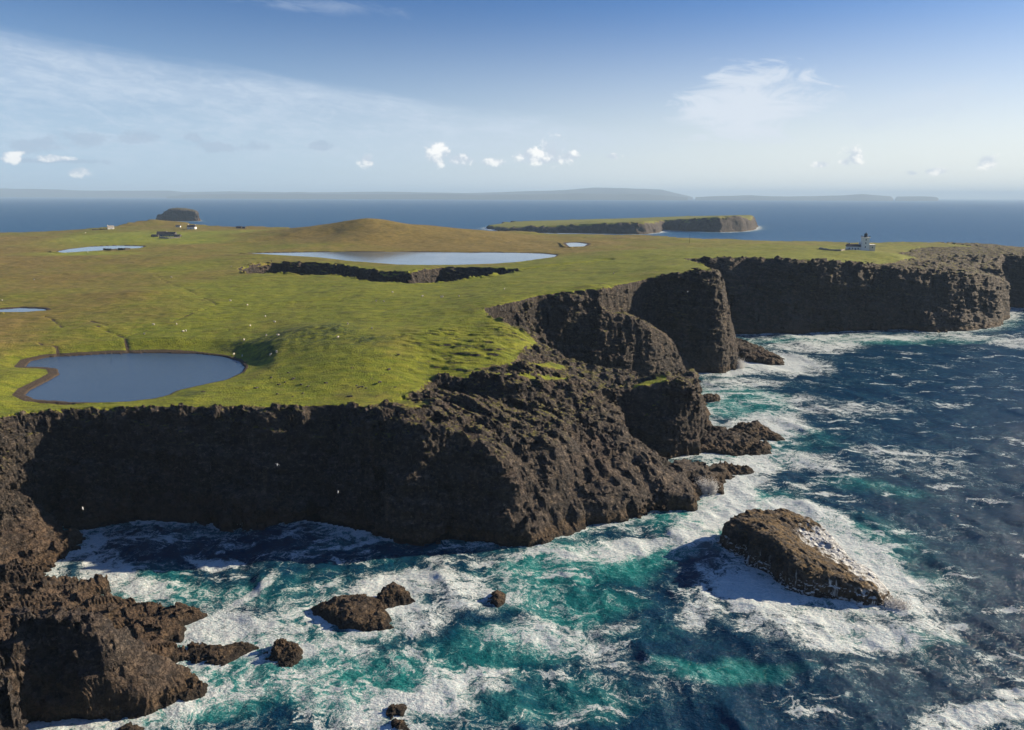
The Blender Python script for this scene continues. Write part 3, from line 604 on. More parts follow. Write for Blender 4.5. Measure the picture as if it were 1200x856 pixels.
# ------------------------------------------------------------------ inland waters
def water_mat(name, base, rough, bs, dist):
    m, q, b = new_mat(name); P = q.new('ShaderNodeNewGeometry').outputs['Position']
    n = q.noise(q.scale(P, (1, 1.6, 1)), bs, 4, .6); b.inputs['Base Color'].default_value = (*base, 1)
    q.put(b.inputs['Roughness'], q.ss(q.noise(P, .02, 3), .4, .65, rough*.6, rough)); b.inputs['IOR'].default_value = 1.33
    bp = q.new('ShaderNodeBump'); bp.inputs['Strength'].default_value = .5; bp.inputs['Distance'].default_value = dist; q.put(bp.inputs['Height'], n); q.l.new(bp.outputs[0], b.inputs['Normal'])
    return m
M_pond = water_mat('pond_water', (.040, .075, .135), .16, 1.1, .20); M_loch = water_mat('loch_water', (.06, .11, .19), .10, .5, .03)
for (nm, poly, z) in WATERS:
    cx = sum(p[0] for p in poly)/len(poly); cy = sum(p[1] for p in poly)/len(poly)
    pts = []
    for p in poly:
        d = Vector((p[0]-cx, p[1]-cy)); d = d*(1 + 2.0/max(d.length, 4)) if nm != 'pond' else d + d.normalized()*1.0
        pts.append((cx + d.x, cy + d.y, z))
    me = bpy.data.meshes.new(nm); me.from_pydata(pts, [], [list(range(len(pts)))]); me.update(); me.materials.append(M_pond if nm == 'pond' else M_loch)
    if me.polygons[0].normal.z < 0: me.flip_normals()
    o = bpy.data.objects.new(nm + '_water', me); C.objects.link(o); tag(o, kind='structure')

# ------------------------------------------------------------------ sea rocks
ROCK_BASES = []
def rock(name, base, ctrl, label, cat='rock', group=None, vox=.45, ws=.5, steep=1.0, amp_=1.0, mat=None, zlo=-1.5, attrs=False, kind=None):
    """base: waterline outline (world), ctrl: (x,y,z) surface controls"""
    base = [np.array(b[:2], float) for b in base]; ctrl = [np.array(c_, float) for c_ in ctrl]
    T = RBF([tuple(c_) for c_ in ctrl] if len(ctrl) > 3 else [tuple(c_) for c_ in ctrl] + [(b[0], b[1], min(c_[2] for c_ in ctrl)*.5) for b in base], c=vox*4)
    a = np.array(base); pad = 4*ws + 2*vox; x0, y0 = a.min(0) - pad; x1, y1 = a.max(0) + pad
    g = Grid(np.arange(x0, x1, vox), np.arange(y0, y1, vox), False)
    d, ins = polydist(g.xx, g.yy, base); t = np.maximum(T(g.xx, g.yy), .4)
    h = np.where(ins, t*(1 - np.exp(-d*steep/ (1.0*ws*2))), -np.minimum(d*1.2, 5)).astype(np.float32)
    am = np.full(h.shape, amp_, np.float32)
    zz = np.arange(zlo, max(c_[2] for c_ in ctrl) + 4*ws + vox*3, vox)
    ex = {}
    if attrs: ex = dict(rock=np.full(h.shape, 0, np.float32) + (1 - sst(d*ins, 4, 12)), moor=np.full(h.shape, .4, np.float32), mud=h*0, bush=h*0, terr=h*0, lush=h*0)
    if attrs: am *= 1 - .9*sst(d*ins, 10, 26)
    V, Q, at = surfnet(g, h, am, zz, ex, wscale=ws)
    c0 = np.array([a[:, 0].mean(), a[:, 1].mean(), 0]); V = V - c0
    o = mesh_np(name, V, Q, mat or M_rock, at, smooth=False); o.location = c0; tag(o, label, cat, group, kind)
    ROCK_BASES.append(base); return o
def B0(px, py, dx=0, dy=0, z=0): return PX(px, py, z) + np.array([dx, dy, 0])
# the big rock on the right
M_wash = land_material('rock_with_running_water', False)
b = [B0(*p) for p in [(851, 645), (862, 650), (873, 651), (874, 662), (895, 672), (917, 684), (943, 698), (987, 704), (1005, 709), (1034, 708), (1046, 700)]]
b += [B0(1040, 688, 1, 3, 1), B0(1001, 655, 1, 3, 1.5), B0(983, 636, 1, 4, 2), B0(957, 616, 1, 5, 3), B0(919, 603, 1, 5, 5), B0(880, 604, 0, 4, 7), B0(856, 613, -2, 2, 7.5)]
c = [PX(*p) for p in [(857, 614, 7.5), (874, 607, 8.5), (886, 625, 9.5), (908, 630, 10), (928, 645, 8.5), (943, 657, 7.2), (968, 669, 5.6), (990, 672, 4.6), (1014, 683, 4), (1032, 692, 2.8), (895, 610, 7.5), (919, 604, 5.6), (925, 618, 3.6), (935, 628, 4.4), (957, 616, 3.4), (945, 634, 2.6), (983, 636, 1.6), (965, 645, 1.6), (1001, 657, 1.2), (985, 657, 1.3), (1020, 675, 1.6), (1040, 688, 1.5), (880, 645, 8.5), (900, 658, 8.5), (930, 675, 6), (960, 690, 4), (1000, 700, 3)]]
rock('sea_rock', b, c, 'large tilted dark brown rock with water streaming off it in open surf', vox=.32, ws=.42, steep=1.6, amp_=.8, mat=M_wash)
SR = 'low rocks awash in the surf'
def simple_rock(pts, tops, label, **kw):
    tops = [(a_, b_, c_*.68) for a_, b_, c_ in tops]; kw['ws'] = kw['ws']*1.45; kw['vox'] = kw['vox']*.85
    return rock('sea_rock', [B0(*p) for p in pts], [PX(*p) for p in tops], label, group=SR, **{**dict(steep=1.1, amp_=1.0), **kw})
simple_rock([(366, 713), (378, 722), (400, 734), (430, 742), (450, 741), (452, 727), (447, 712), (425, 704), (395, 704)], [(378, 711, 1.6), (400, 706, 3), (425, 706, 3.6), (440, 716, 3), (445, 730, 2), (415, 728, 2.2), (432, 734, 1.5)], 'jagged brown rock in the inlet foam, larger of a touching pair', vox=.3, ws=.3)
simple_rock([(436, 708), (452, 712), (468, 708), (484, 706), (478, 697), (462, 694), (448, 697)], [(445, 702, 1.6), (458, 696, 2.6), (468, 697, 2.4), (478, 701, 1.2)], 'small brown rock just behind the jagged one in the inlet foam', vox=.28, ws=.25)
simple_rock([(569, 706), (580, 713), (592, 708), (594, 698), (584, 692), (572, 693)], [(574, 697, 1.0), (582, 692, 2.2), (590, 700, 1.2)], 'isolated small rock in a white foam patch mid inlet', vox=.28, ws=.25)
simple_rock([(308, 772), (325, 777), (345, 777), (357, 770), (357, 760), (340, 755), (320, 758)], [(318, 765, 1.0), (335, 756, 2.4), (348, 757, 2.2), (345, 770, 1.4)], 'dark pointed rock with foam running off, left of the jagged pair', vox=.28, ws=.25)
simple_rock([(215, 764), (240, 775), (262, 776), (275, 768), (300, 763), (290, 755), (260, 757), (235, 755)], [(235, 762, .9), (255, 763, 1.5), (280, 759, 1.1), (262, 770, .9)], 'long flat rock barely above the foam near the left shore', vox=.3, ws=.22)
simple_rock([(206, 811), (212, 817), (228, 819), (242, 813), (244, 804), (232, 798), (214, 799)], [(215, 803, 1.8), (228, 799, 2.6), (238, 805, 1.8), (222, 812, 1.6)], 'rounded golden brown boulder at the foot of the near left crag', vox=.25, ws=.22)
simple_rock([(452, 836), (462, 842), (478, 840), (482, 831), (470, 826), (456, 829)], [(460, 833, .9), (470, 827, 1.8), (477, 833, 1.0)], 'small upper rock in white foam at the bottom edge', vox=.25, ws=.2)
simple_rock([(452, 855), (466, 860), (480, 858), (478, 850), (462, 847)], [(460, 851, 1.2), (470, 849, 1.4)], 'small lower rock in white foam cut by the bottom edge', vox=.25, ws=.2)
simple_rock([(140, 858), (152, 862), (168, 860), (168, 852), (155, 847), (144, 851)], [(150, 851, 1.6), (160, 849, 1.8)], 'black rock at the bottom edge in front of the near left crag', vox=.25, ws=.2)
simple_rock([(816, 470), (841, 471), (843, 464), (828, 463), (818, 464)], [(822, 464, 2.4), (838, 464, 2.6), (838, 469, 2)], 'flat block of rock in blue water beyond the dark promontory', vox=.3, ws=.25)
simple_rock([(838, 517), (862, 519), (890, 517), (917, 515), (905, 507), (888, 501), (868, 503), (846, 512)], [(850, 511, 1.8), (872, 502, 4.0), (885, 503, 3.2), (905, 511, 1.3), (880, 513, 1.8)], 'pointed low reef farther out off the dark promontory', vox=.4, ws=.35)
simple_rock([(820, 531), (845, 531), (880, 533), (904, 531), (900, 523), (885, 520), (868, 514), (845, 513), (826, 510)], [(826, 515, 5.5), (840, 518, 4), (862, 518, 3.8), (882, 524, 2), (896, 526, 1.2), (850, 527, 2)], 'broad low reef joined to the foot of the dark promontory', vox=.4, ws=.4)
simple_rock([(815, 480), (820, 502), (836, 502), (833, 490), (826, 474), (822, 468)], [(820, 472, 7), (824, 484, 4.5), (829, 495, 2.2)], 'steep dark stump against the seaward side of the promontory', vox=.4, ws=.35)
simple_rock([(838, 556), (850, 558), (868, 557), (882, 552), (872, 547), (850, 545)], [(848, 550, 2.2), (862, 549, 1.8), (874, 551, 1)], 'broken rocks trailing off the tip of the rugged ramp', vox=.35, ws=.3)
simple_rock([(858, 412), (872, 424), (900, 427), (921, 427), (912, 419), (893, 410), (872, 403), (860, 402)], [(862, 403, 7), (875, 409, 5.5), (893, 416, 3.5), (908, 422, 1.8)], 'dark reef tailing away below the tall pale cliff corner', vox=.6, ws=.5)
# offshore stack and holm
def PDs(l): return [PX(x, y, D=d) for x, y, d in l]
bs = PX(208, 259.3, 0)
def stk(px, dy=0): p = PX(px, 259, D=bs[1] + dy); return p[:2]
rock('sea_stack', [stk(183), stk(207, -10), stk(232.5, 0), stk(234, 60), stk(210, 90), stk(186, 60)],
     PDs([(187, 255, bs[1]+10), (193, 250, bs[1]+10), (198, 246, bs[1]+15), (205, 245, bs[1]+15), (217, 245, bs[1]+15), (231, 248, bs[1]+15), (205, 244.7, bs[1]+60), (220, 244.9, bs[1]+60), (230, 247, bs[1]+50), (190, 251, bs[1]+45)]),
     'lone flat topped dark stack offshore beyond the farm', 'sea stack', vox=2.4, ws=2.2, steep=3.0, mat=M_rock, zlo=-4, amp_=.7)
hb = [PX(x, y, 0) for x, y in [(590, 271.5), (640, 273), (700, 274), (758, 274.5), (772, 272.5), (779, 269.5)]] + [PX(x, y, 0) for x, y in [(800, 271), (843, 272.3), (870, 271.5), (885, 269.5)]]
hb += [PX(886, 262, D=2500), PX(800, 262, D=2750), PX(700, 263, D=2700), PX(600, 265, D=2500), PX(568, 268, D=2250)]
rock('grassy_islet', hb, PDs([(575, 266.5, 2150), (600, 264.5, 2150), (640, 264, 2110), (672, 262, 2100), (690, 259.2, 2095), (735, 260.3, 2085), (748, 258.4, 2090), (768, 259, 2110), (590, 261.2, 2400), (631, 259, 2500), (696, 258.3, 2500), (736, 259.6, 2400),
     (787, 257.3, 2150), (823, 255, 2140), (849, 253.2, 2130), (878, 252.6, 2130), (883, 256, 2160), (810, 256.2, 2145), (860, 253.2, 2400), (800, 256.8, 2400), (840, 254, 2400)]),
     'long low grassy islet with dark cliffs rising to a blunt end', 'islet', vox=5.0, ws=3.2, steep=1.1, mat=M_land, zlo=-6, attrs=True, amp_=.55)
print('rocks', round(time.time() - T0, 1))

# ------------------------------------------------------------------ the sea
SU = np.arange(-1.3, 1.3, .0027)
sy = [45.0]
while sy[-1] < 42000: sy.append(sy[-1]*(1 + (.0034 if sy[-1] < 450 else (.006 if sy[-1] < 1500 else .03))))
SG = Grid(SU, sy, True); sx, syy = SG.xx, SG.yy
Hs = G.samp(H, sx, syy); Hs = np.where((syy > G.Y[-1]) | (sx/syy > G.U[-1]), -6, Hs)
dsh = np.full(sx.shape, 60, np.float32)
near = syy < 1300
sh = np.clip(-Hs/1.2, 0, 5.2)                       # within 5 m of the coast from the height map
bases = [L.base for L in LANDS] + ROCK_BASES
jj = np.arange(0, SG.ny, 3); ii = np.arange(0, SG.nx, 3); jj = jj[SG.Y[jj] < 1300]
cx_, cy_ = sx[np.ix_(jj, ii)], syy[np.ix_(jj, ii)]; dd = np.full(cx_.shape, 60., np.float32)
for bb in bases:
    a = np.array([p[:2] for p in bb]); m = (cx_ > a[:, 0].min()-60) & (cx_ < a[:, 0].max()+60) & (cy_ > a[:, 1].min()-60) & (cy_ < a[:, 1].max()+60)
    if m.any():
        d, i = polydist(cx_[m], cy_[m], [p[:2] for p in bb]); dd[m] = np.minimum(dd[m], np.where(i, 0, d))
tj = np.clip(np.arange(SG.ny)/3, 0, len(jj)-1.001); ti = np.clip(np.arange(SG.nx)/3, 0, len(ii)-1.001)
j0 = tj.astype(int); i0 = ti.astype(int); fj = (tj-j0)[:, None]; fi = (ti-i0)[None]
dsh = (dd[j0][:, i0]*(1-fi)+dd[j0][:, i0+1]*fi)*(1-fj) + (dd[j0+1][:, i0]*(1-fi)+dd[j0+1][:, i0+1]*fi)*fj
dsh = np.where(near, dsh, 60).astype(np.float32)
# foam and aerated-water patches, traced on the water plane
def patch(lst, x, y):
    o = np.zeros(x.shape, np.float32)
    for (px, py, rx, ry, rot, v) in lst:
        c_ = PX(px, py, 0); ca, sa = math.cos(R(rot)), math.sin(R(rot))
        a1 = PX(px + rx*ca, py + rx*sa, 0) - c_; a2 = PX(px - ry*sa, py + ry*ca, 0) - c_
        det = a1[0]*a2[1] - a1[1]*a2[0]; X0 = x - c_[0]; Y0 = y - c_[1]
        s_ = (X0*a2[1] - Y0*a2[0])/det; t_ = (Y0*a1[0] - X0*a1[1])/det
        o = np.maximum(o, v*(1 - sst(np.sqrt(s_*s_ + t_*t_), .35, 1.25)))
    return o
wxp = sx + 7*fbm(sx/16, syy/16, 3.3, 3); wyp = syy + 7*fbm(sx/16, syy/16, 8.3, 3)
FOAM = [(970, 640, 130, 40, 22, 1.0), (1030, 690, 90, 40, 15, .95), (880, 690, 75, 36, 25, 1.0), (960, 735, 130, 30, 5, .85), (905, 620, 60, 22, 0, .9), (940, 600, 70, 16, 10, .9), (1080, 730, 70, 20, 5, .6), (820, 720, 40, 30, 60, .5),
        (720, 640, 90, 14, -8, .8), (840, 600, 60, 30, -30, 1.0), (875, 555, 55, 28, -20, .95), (900, 500, 60, 26, 0, .85), (870, 450, 60, 10, 0, .5), (850, 436, 50, 7, 0, 1.0), (910, 425, 70, 16, 5, 1.0), (960, 405, 60, 10, 0, .7),
        (930, 470, 80, 14, 5, .4), (1000, 480, 90, 12, 0, .35), (1060, 540, 120, 22, 10, .32), (1000, 395, 170, 6, 0, .55), (1150, 372, 60, 14, -10, .75), (1100, 395, 100, 6, 0, .45), (1190, 400, 40, 10, 0, .5), (950, 540, 60, 14, 10, .6),
        (130, 670, 60, 30, 20, .9), (95, 640, 40, 12, -20, .8), (290, 610, 70, 9, 4, .85), (200, 607, 40, 9, 0, .9), (370, 612, 60, 7, 5, .8), (250, 655, 45, 9, 5, .85), (300, 690, 50, 9, -35, .75), (400, 640, 70, 5, -12, .7), (480, 628, 80, 4, -4, .7), (290, 634, 40, 5, 0, .7),
        (470, 690, 90, 26, -10, .8), (440, 720, 90, 26, 0, .95), (560, 700, 66, 26, 5, .95), (520, 665, 90, 12, -12, .6), (600, 645, 80, 10, -8, .65), (260, 740, 80, 34, 0, .85), (300, 765, 100, 22, 0, .85), (400, 760, 60, 16, 0, .6), (200, 835, 160, 26, -10, .62), (120, 850, 80, 14, 0, .8),
        (340, 810, 130, 30, 0, .52), (470, 830, 90, 26, 0, .95), (540, 800, 80, 24, 0, .55), (620, 730, 50, 14, 0, .4), (660, 760, 110, 30, 10, .35), (700, 735, 60, 12, 0, .4), (560, 640, 60, 8, -10, .5), (1150, 838, 90, 20, -8, .95), (1190, 808, 40, 12, 0, .8), (740, 800, 120, 30, 0, .3), (1010, 790, 120, 14, -5, .3)]
AER = [(700, 655, 150, 34, -5, .9), (640, 700, 130, 40, 0, .75), (560, 760, 170, 60, 0, .6), (330, 790, 230, 60, 0, .95), (330, 690, 150, 35, 0, .55), (870, 785, 130, 22, 0, .8), (850, 600, 130, 45, 0, .9), (860, 470, 90, 30, 0, .85), (960, 640, 200, 80, 10, .7), (1030, 575, 90, 16, 10, .5),
       (1010, 398, 200, 9, 0, .7), (1160, 380, 70, 20, 0, .5), (1050, 745, 110, 20, 0, .55), (1120, 700, 60, 30, 20, .4), (900, 520, 120, 40, 0, .6), (180, 690, 90, 50, 0, .6), (640, 820, 200, 40, 0, .5), (760, 745, 100, 20, 0, .4), (200, 830, 160, 40, 0, .9)]
nm = syy < 1500
foam = np.zeros(sx.shape, np.float32); aer = foam.copy()
foam[nm] = patch(FOAM, wxp[nm], wyp[nm]); aer[nm] = patch(AER, wxp[nm], wyp[nm])
calm = np.clip(patch([(520, 650, 170, 22, 0, 1.0), (300, 640, 60, 14, 0, .8), (560, 640, 120, 16, 0, 1)], sx, syy), 0, 1)
foam = np.maximum(foam, (1 - .75*calm)*.9*np.exp(-(dsh/4.0)**1.3)*(.3 + .7*sst(vn(sx/16, syy/16, 2.2), -.5, .5)))
foam = np.maximum(foam, .38*(1 - .8*calm)*np.exp(-dsh/20)*np.where(nm, 1, 0))
foam = foam*(1 - .35*calm)
aer = np.maximum(aer, .55*np.exp(-dsh/18)*np.where(nm, 1, 0))
for bb in ROCK_BASES[-2:]:
    a = np.array([p[:2] for p in bb]); c_ = a.mean(0)
    m = (np.abs(sx - c_[0]) < 700) & (np.abs(syy - c_[1]) < 700)
    d, i = polydist(sx[m], syy[m], [p[:2] for p in bb]); foam[m] = np.maximum(foam[m], .9*np.exp(-np.where(i, 0, d)/16))
foam = np.maximum(foam, 0)*(.62 + .38*sst(fbm(sx/7 + 3*vn(sx/9, syy/9, 1.5), syy/5, 4.7, 3), -.45, .25))*.97
# waves
z = np.zeros(sx.shape, np.float32); wr = np.random.default_rng(3)
for k in range(34):
    lam = 5*(70/5)**(k/33.0); ang = R(200) + wr.normal(0, .42); kx, ky = math.cos(ang)*2*math.pi/lam, math.sin(ang)*2*math.pi/lam
    fade = np.clip(1.2 - syy*.0036*4/lam, 0, 1); ph = sx*kx + syy*ky + wr.uniform(0, 6.28) + 1.2*vn(sx/(lam*2.5), syy/(lam*2.5), k + .5)
    z += fade*(.021*lam**.52)*(1 - 2*np.abs(np.sin(ph/2))**.8 + .27)
fa = np.clip(1.15 - syy/900, 0, 1)
z += fa*.35*fbm(sx/4.5, syy/4.5, 5.5, 3) + fa*foam*.2*fbm(sx/1.6, syy/1.6, 6.5, 2) + .25*foam*fa
z *= .45 + .55*np.clip(dsh/14, 0, 1); z = z*np.clip(1.3 - syy/6000, 0, 1)
SV = np.stack([sx, syy, z], -1).reshape(-1, 3)
n = SG.nx; idx = np.arange(SG.ny*n).reshape(SG.ny, n)
SQ = np.stack([idx[:-1, :-1], idx[:-1, 1:], idx[1:, 1:], idx[1:, :-1]], -1).reshape(-1, 4)
hid = (Hs > 4)[:-1, :-1].ravel() & (Hs > 4)[1:, 1:].ravel(); SQ = SQ[~hid]
m, q, b = new_mat('sea_water')
P = q.new('ShaderNodeNewGeometry').outputs['Position']; Px, Py, Pz = q.xyz(P)
dist = q.vm('LENGTH', P)
fo = q.attr('foam'); ae = q.attr('aer')
w1 = q.vm('SCALE', q.vm('SUBTRACT', q.noise(P, .09, 3, .5, col=True), (.5, .5, .5)), 15.0)
w2 = q.vm('SCALE', q.vm('SUBTRACT', q.noise(P, .45, 4, .6, col=True), (.5, .5, .5)), 4.5)
W = q.vm('ADD', P, q.vm('ADD', w1, w2)); Wf = q.scale(W, (.7, 1, 0))
def ridge(vec, sc_, det, rough, lo, z=0):
    n_ = q.noise(vec, sc_, det, rough); return q.ss(q.m('ABSOLUTE', q.m('SUBTRACT', n_, .5)), lo, 0)
rn = q.noise(Wf, .16, 7, .7)
r1 = ridge(Wf, .13, 6, .66, .10); r2 = ridge(q.vm('ADD', Wf, (37, 11, 0)), .38, 6, .7, .11); r3 = ridge(q.vm('ADD', P, w2), 1.1, 4, .7, .12)
l1 = q.ss(q.voro(Wf, .6, 'DISTANCE_TO_EDGE'), .25, 0)
fine = q.noise(q.scale(P, (.8, 1.2, 1)), 1.9, 5, .75); big = q.noise(q.scale(W, (.5, 1, 0)), .055, 5, .62)
rid = q.m('MULTIPLY', q.m('ADD', r1, r2), .5)
pat = q.m('ADD', q.m('ADD', q.m('MULTIPLY', r1, .30), q.m('MULTIPLY', r2, .34)), q.m('ADD', q.m('MULTIPLY', r3, .22), q.m('MULTIPLY', l1, .12)))
pat = q.m('ADD', pat, q.m('ADD', q.m('MULTIPLY', q.m('SUBTRACT', fine, .5), .40), q.m('MULTIPLY', q.m('SUBTRACT', big, .5), 1.0)))
fv = q.m('ADD', pat, q.m('SUBTRACT', q.m('MULTIPLY', fo, .88), q.ss(fo, .35, 0, .10, .24)))
# scattered whitecap streaks in open water
wc = q.noise(q.scale(q.vm('ADD', P, w1), (.040, .12, 0)), 1.0, 6, .72)
wcs = q.m('MULTIPLY', q.ss(wc, .53, .66), q.ss(dist, 1100, 300, .3, 1))
fv = q.m('ADD', fv, q.m('MULTIPLY', wcs, q.m('ADD', .40, q.m('MULTIPLY', rid, .34))))
fm = q.m('ADD', q.ss(fv, .66, 1.04, 0, .86), q.m('MULTIPLY', q.ss(fv, .38, .8, 0, .14), q.ss(fo, .1, .5)))
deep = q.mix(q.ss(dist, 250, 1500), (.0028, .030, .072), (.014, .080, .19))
aa = q.m('ADD', ae, q.m('MULTIPLY', q.m('SUBTRACT', big, .5), 1.1)); aa = q.m('ADD', aa, q.m('MULTIPLY', q.m('SUBTRACT', rn, .5), .5))
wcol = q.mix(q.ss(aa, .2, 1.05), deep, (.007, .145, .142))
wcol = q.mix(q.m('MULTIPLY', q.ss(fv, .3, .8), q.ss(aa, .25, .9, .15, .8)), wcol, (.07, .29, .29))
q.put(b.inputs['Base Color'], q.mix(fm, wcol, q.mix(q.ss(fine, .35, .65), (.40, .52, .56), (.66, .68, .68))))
q.put(b.inputs['Roughness'], q.m('ADD', q.m('MULTIPLY', fm, .45), q.ss(dist, 150, 2500, .15, .40))); b.inputs['IOR'].default_value = 1.33; b.inputs['Specular IOR Level'].default_value = .13
bh = q.m('ADD', q.m('MULTIPLY', q.noise(q.scale(P, (.7, 1.2, 1)), .45, 5, .65), 1.0), q.m('MULTIPLY', fm, .08))
bh = q.m('ADD', bh, q.m('MULTIPLY', q.noise(q.scale(P, (.8, 1.3, 1)), 1.3, 4, .7), .4))
bp = q.new('ShaderNodeBump'); bp.inputs['Strength'].default_value = .85; bp.inputs['Distance'].default_value = 1.0; q.put(bp.inputs['Height'], bh); q.l.new(bp.outputs[0], b.inputs['Normal'])
M_sea = m
sea = mesh_np('sea', SV, SQ, M_sea, dict(foam=foam.ravel(), aer=aer.ravel())); tag(sea, kind='structure')
ms = bpy.data.meshes.new('sea_far'); S_ = 42000.0
ms.from_pydata([(-S_, -S_, -2.5), (S_, -S_, -2.5), (S_, S_, -2.5), (-S_, S_, -2.5)], [], [(0, 1, 2, 3)]); ms.materials.append(M_sea)
o = bpy.data.objects.new('sea_beyond', ms); C.objects.link(o); tag(o, kind='structure')
print('sea', len(SV), round(time.time() - T0, 1))

# ------------------------------------------------------------------ distant hills
M_hill = simple('hill_heath', (.045, .055, .05), .9, .25, .0008)
def hills(name, prof, D, depth, base=229.0):
    xs = np.linspace(prof[0][0], prof[-1][0], 260); yp = np.interp(xs, [p[0] for p in prof], [p[1] for p in prof])
    V = []; nd = 12
    for j in range(nd):
        t = j/(nd-1); env = math.sin(math.pi*min(1, t*1.02))**.7 if 0 < t < 1 else 0
        for px, py in zip(xs, yp):
            p = PX(px, py, D=D); zz = max(p[2], 0)
            f = p[0] + 0; n_ = 1 + .18*float(vn(f/900, t*6, D/1000.))
            V.append((p[0]*(1 + depth*t/D), D + depth*t, max(zz, 0)*env*(n_ if t < .45 or t > .55 else 1) - (3 if env == 0 else 0)))
    V = np.array(V); n = len(xs); idx = np.arange(nd*n).reshape(nd, n)
    Q = np.stack([idx[:-1, :-1], idx[:-1, 1:], idx[1:, 1:], idx[1:, :-1]], -1).reshape(-1, 4)
    tag(mesh_np(name, V, Q, M_hill), kind='structure')
hills('distant_hills', [(-260, 224), (-100, 221), (0, 220.5), (40, 221), (60, 222), (100, 223), (140, 223.3), (200, 223), (215, 225), (270, 224), (350, 225.3), (450, 224.5), (550, 226), (600, 224.5), (640, 224), (665, 222), (695, 219), (725, 219.5), (775, 221.5), (790, 225.5), (808, 230), (812, 231.5)], 24000, 5000)
hills('distant_hills', [(815, 231.5), (845, 230), (880, 228.8), (905, 230.6), (950, 230.4), (980, 229.6), (1010, 228), (1025, 228.6), (1044, 230.2), (1047, 233)], 22000, 2500)
hills('distant_hills', [(1049, 233), (1051, 230.6), (1090, 230.5), (1098, 231.5), (1100, 233)], 22000, 1200)
hills('distant_hills', [(195, 231), (220, 228), (300, 227), (400, 227.6), (500, 227.5), (560, 228), (700, 227), (760, 227.6), (806, 231.5)], 20000, 2500)
# air
m = bpy.data.materials.new('air'); m.use_nodes = True; q = NT(m.node_tree)
v = q.new('ShaderNodeVolumePrincipled'); v.inputs['Color'].default_value = (.52, .74, 1, 1); v.inputs['Density'].default_value = 5.2e-5; v.inputs['Anisotropy'].default_value = .0
o_ = q.new('ShaderNodeOutputMaterial'); q.l.new(v.outputs[0], o_.inputs['Volume'])
a_, t_ = 43000.0, 420.0
me = bpy.data.meshes.new('haze'); me.from_pydata([(x, y, z) for x in (-a_, a_) for y in (-a_, a_) for z in (-4, t_)], [], [(0, 1, 3, 2), (4, 6, 7, 5), (0, 4, 5, 1), (2, 3, 7, 6), (0, 2, 6, 4), (1, 5, 7, 3)]); me.materials.append(m)
o = bpy.data.objects.new('haze', me); C.objects.link(o); tag(o, kind='stuff')
# ------------------------------------------------------------------ small-object helpers
import bmesh
class MB:
    def __init__(s): s.bm = bmesh.new()
    def box(s, cx, cy, cz, sx_, sy_, sz_, bev=0):
        r = bmesh.ops.create_cube(s.bm, size=1, matrix=Matrix.Translation((cx, cy, cz)) @ Matrix.Diagonal((sx_, sy_, sz_, 1)))
        if bev: bmesh.ops.bevel(s.bm, geom=list({e for v in r['verts'] for e in v.link_edges}), offset=bev, segments=1, affect='EDGES')
        return s
    def cyl(s, cx, cy, z0, z1, r0_, r1_, n=12):
        bmesh.ops.create_cone(s.bm, cap_ends=True, segments=n, radius1=r0_, radius2=max(r1_, .001), depth=z1 - z0, matrix=Matrix.Translation((cx, cy, (z0 + z1)/2))); return s
    def gable(s, x0, x1, y0, y1, z0, z1, over=.3, th=.15):
        """ridge along x, solid pitched roof with eaves"""
        ym = (y0+y1)/2; P_ = []
        for x in (x0-over, x1+over):
            P_ += [(x, y0-over, z0), (x, ym, z1), (x, y1+over, z0), (x, y1+over, z0-th), (x, y0-over, z0-th)]
        v = [s.bm.verts.new(p) for p in P_]
        for i in range(5): s.bm.faces.new((v[i], v[(i+1) % 5], v[5+(i+1) % 5], v[5+i]))
        s.bm.faces.new(v[4::-1]); s.bm.faces.new(v[5:10]); return s
    def wedge(s, x0, x1, y0, y1, z0, z1):
        """gable-ended wall top filling under a pitched roof"""
        ym = (y0+y1)/2; P_ = [(x, y, z) for x in (x0, x1) for y, z in ((y0, z0), (ym, z1), (y1, z0))]
        v = [s.bm.verts.new(p) for p in P_]
        s.bm.faces.new((v[0], v[1], v[2])); s.bm.faces.new((v[5], v[4], v[3])); s.bm.faces.new((v[0], v[3], v[4], v[1])); s.bm.faces.new((v[1], v[4], v[5], v[2])); s.bm.faces.new((v[2], v[5], v[3], v[0])); return s
    def blob(s, cx, cy, cz, rx, ry, rz, sub=2, jit=.0):
        r = bmesh.ops.create_icosphere(s.bm, subdivisions=sub, radius=1, matrix=Matrix.Translation((cx, cy, cz)) @ Matrix.Diagonal((rx, ry, rz, 1)))
        for v in r['verts']:
            n_ = float(vn(v.co.x*1.7/rx, v.co.y*1.7/ry, v.co.z*1.7/rz + cx)); v.co = Vector((cx, cy, cz)) + (v.co - Vector((cx, cy, cz)))*(1 + jit*n_)
        return s
    def build(s, name, mat, parent=None, smooth=False):
        bmesh.ops.recalc_face_normals(s.bm, faces=s.bm.faces)
        me = bpy.data.meshes.new(name); s.bm.to_mesh(me); s.bm.free(); me.materials.append(mat)
        if smooth: me.polygons.foreach_set('use_smooth', [True]*len(me.polygons))
        o = bpy.data.objects.new(name, me); C.objects.link(o)
        if parent: o.parent = parent
        return o
def empty(name, loc, rz=0, sc_=1.0):
    o = bpy.data.objects.new(name, None); C.objects.link(o); o.location = loc; o.rotation_euler = (0, 0, rz); o.scale = (sc_,)*3; return o
def copy_tree(o, parent=None):
    c_ = o.copy(); C.objects.link(c_)
    if parent: c_.parent = parent
    for ch in list(o.children): copy_tree(ch, c_)
    return c_
M_white = simple('white_harling', (.78, .76, .72), .8, .06, .6); M_slate = simple('dark_slate', (.055, .052, .058), .6, .25, 1.5)
M_stone = simple('grey_stone', (.30, .28, .25), .9, .35, .8); M_dstone = simple('dark_drystone', (.05, .046, .038), .95, .4, .7)
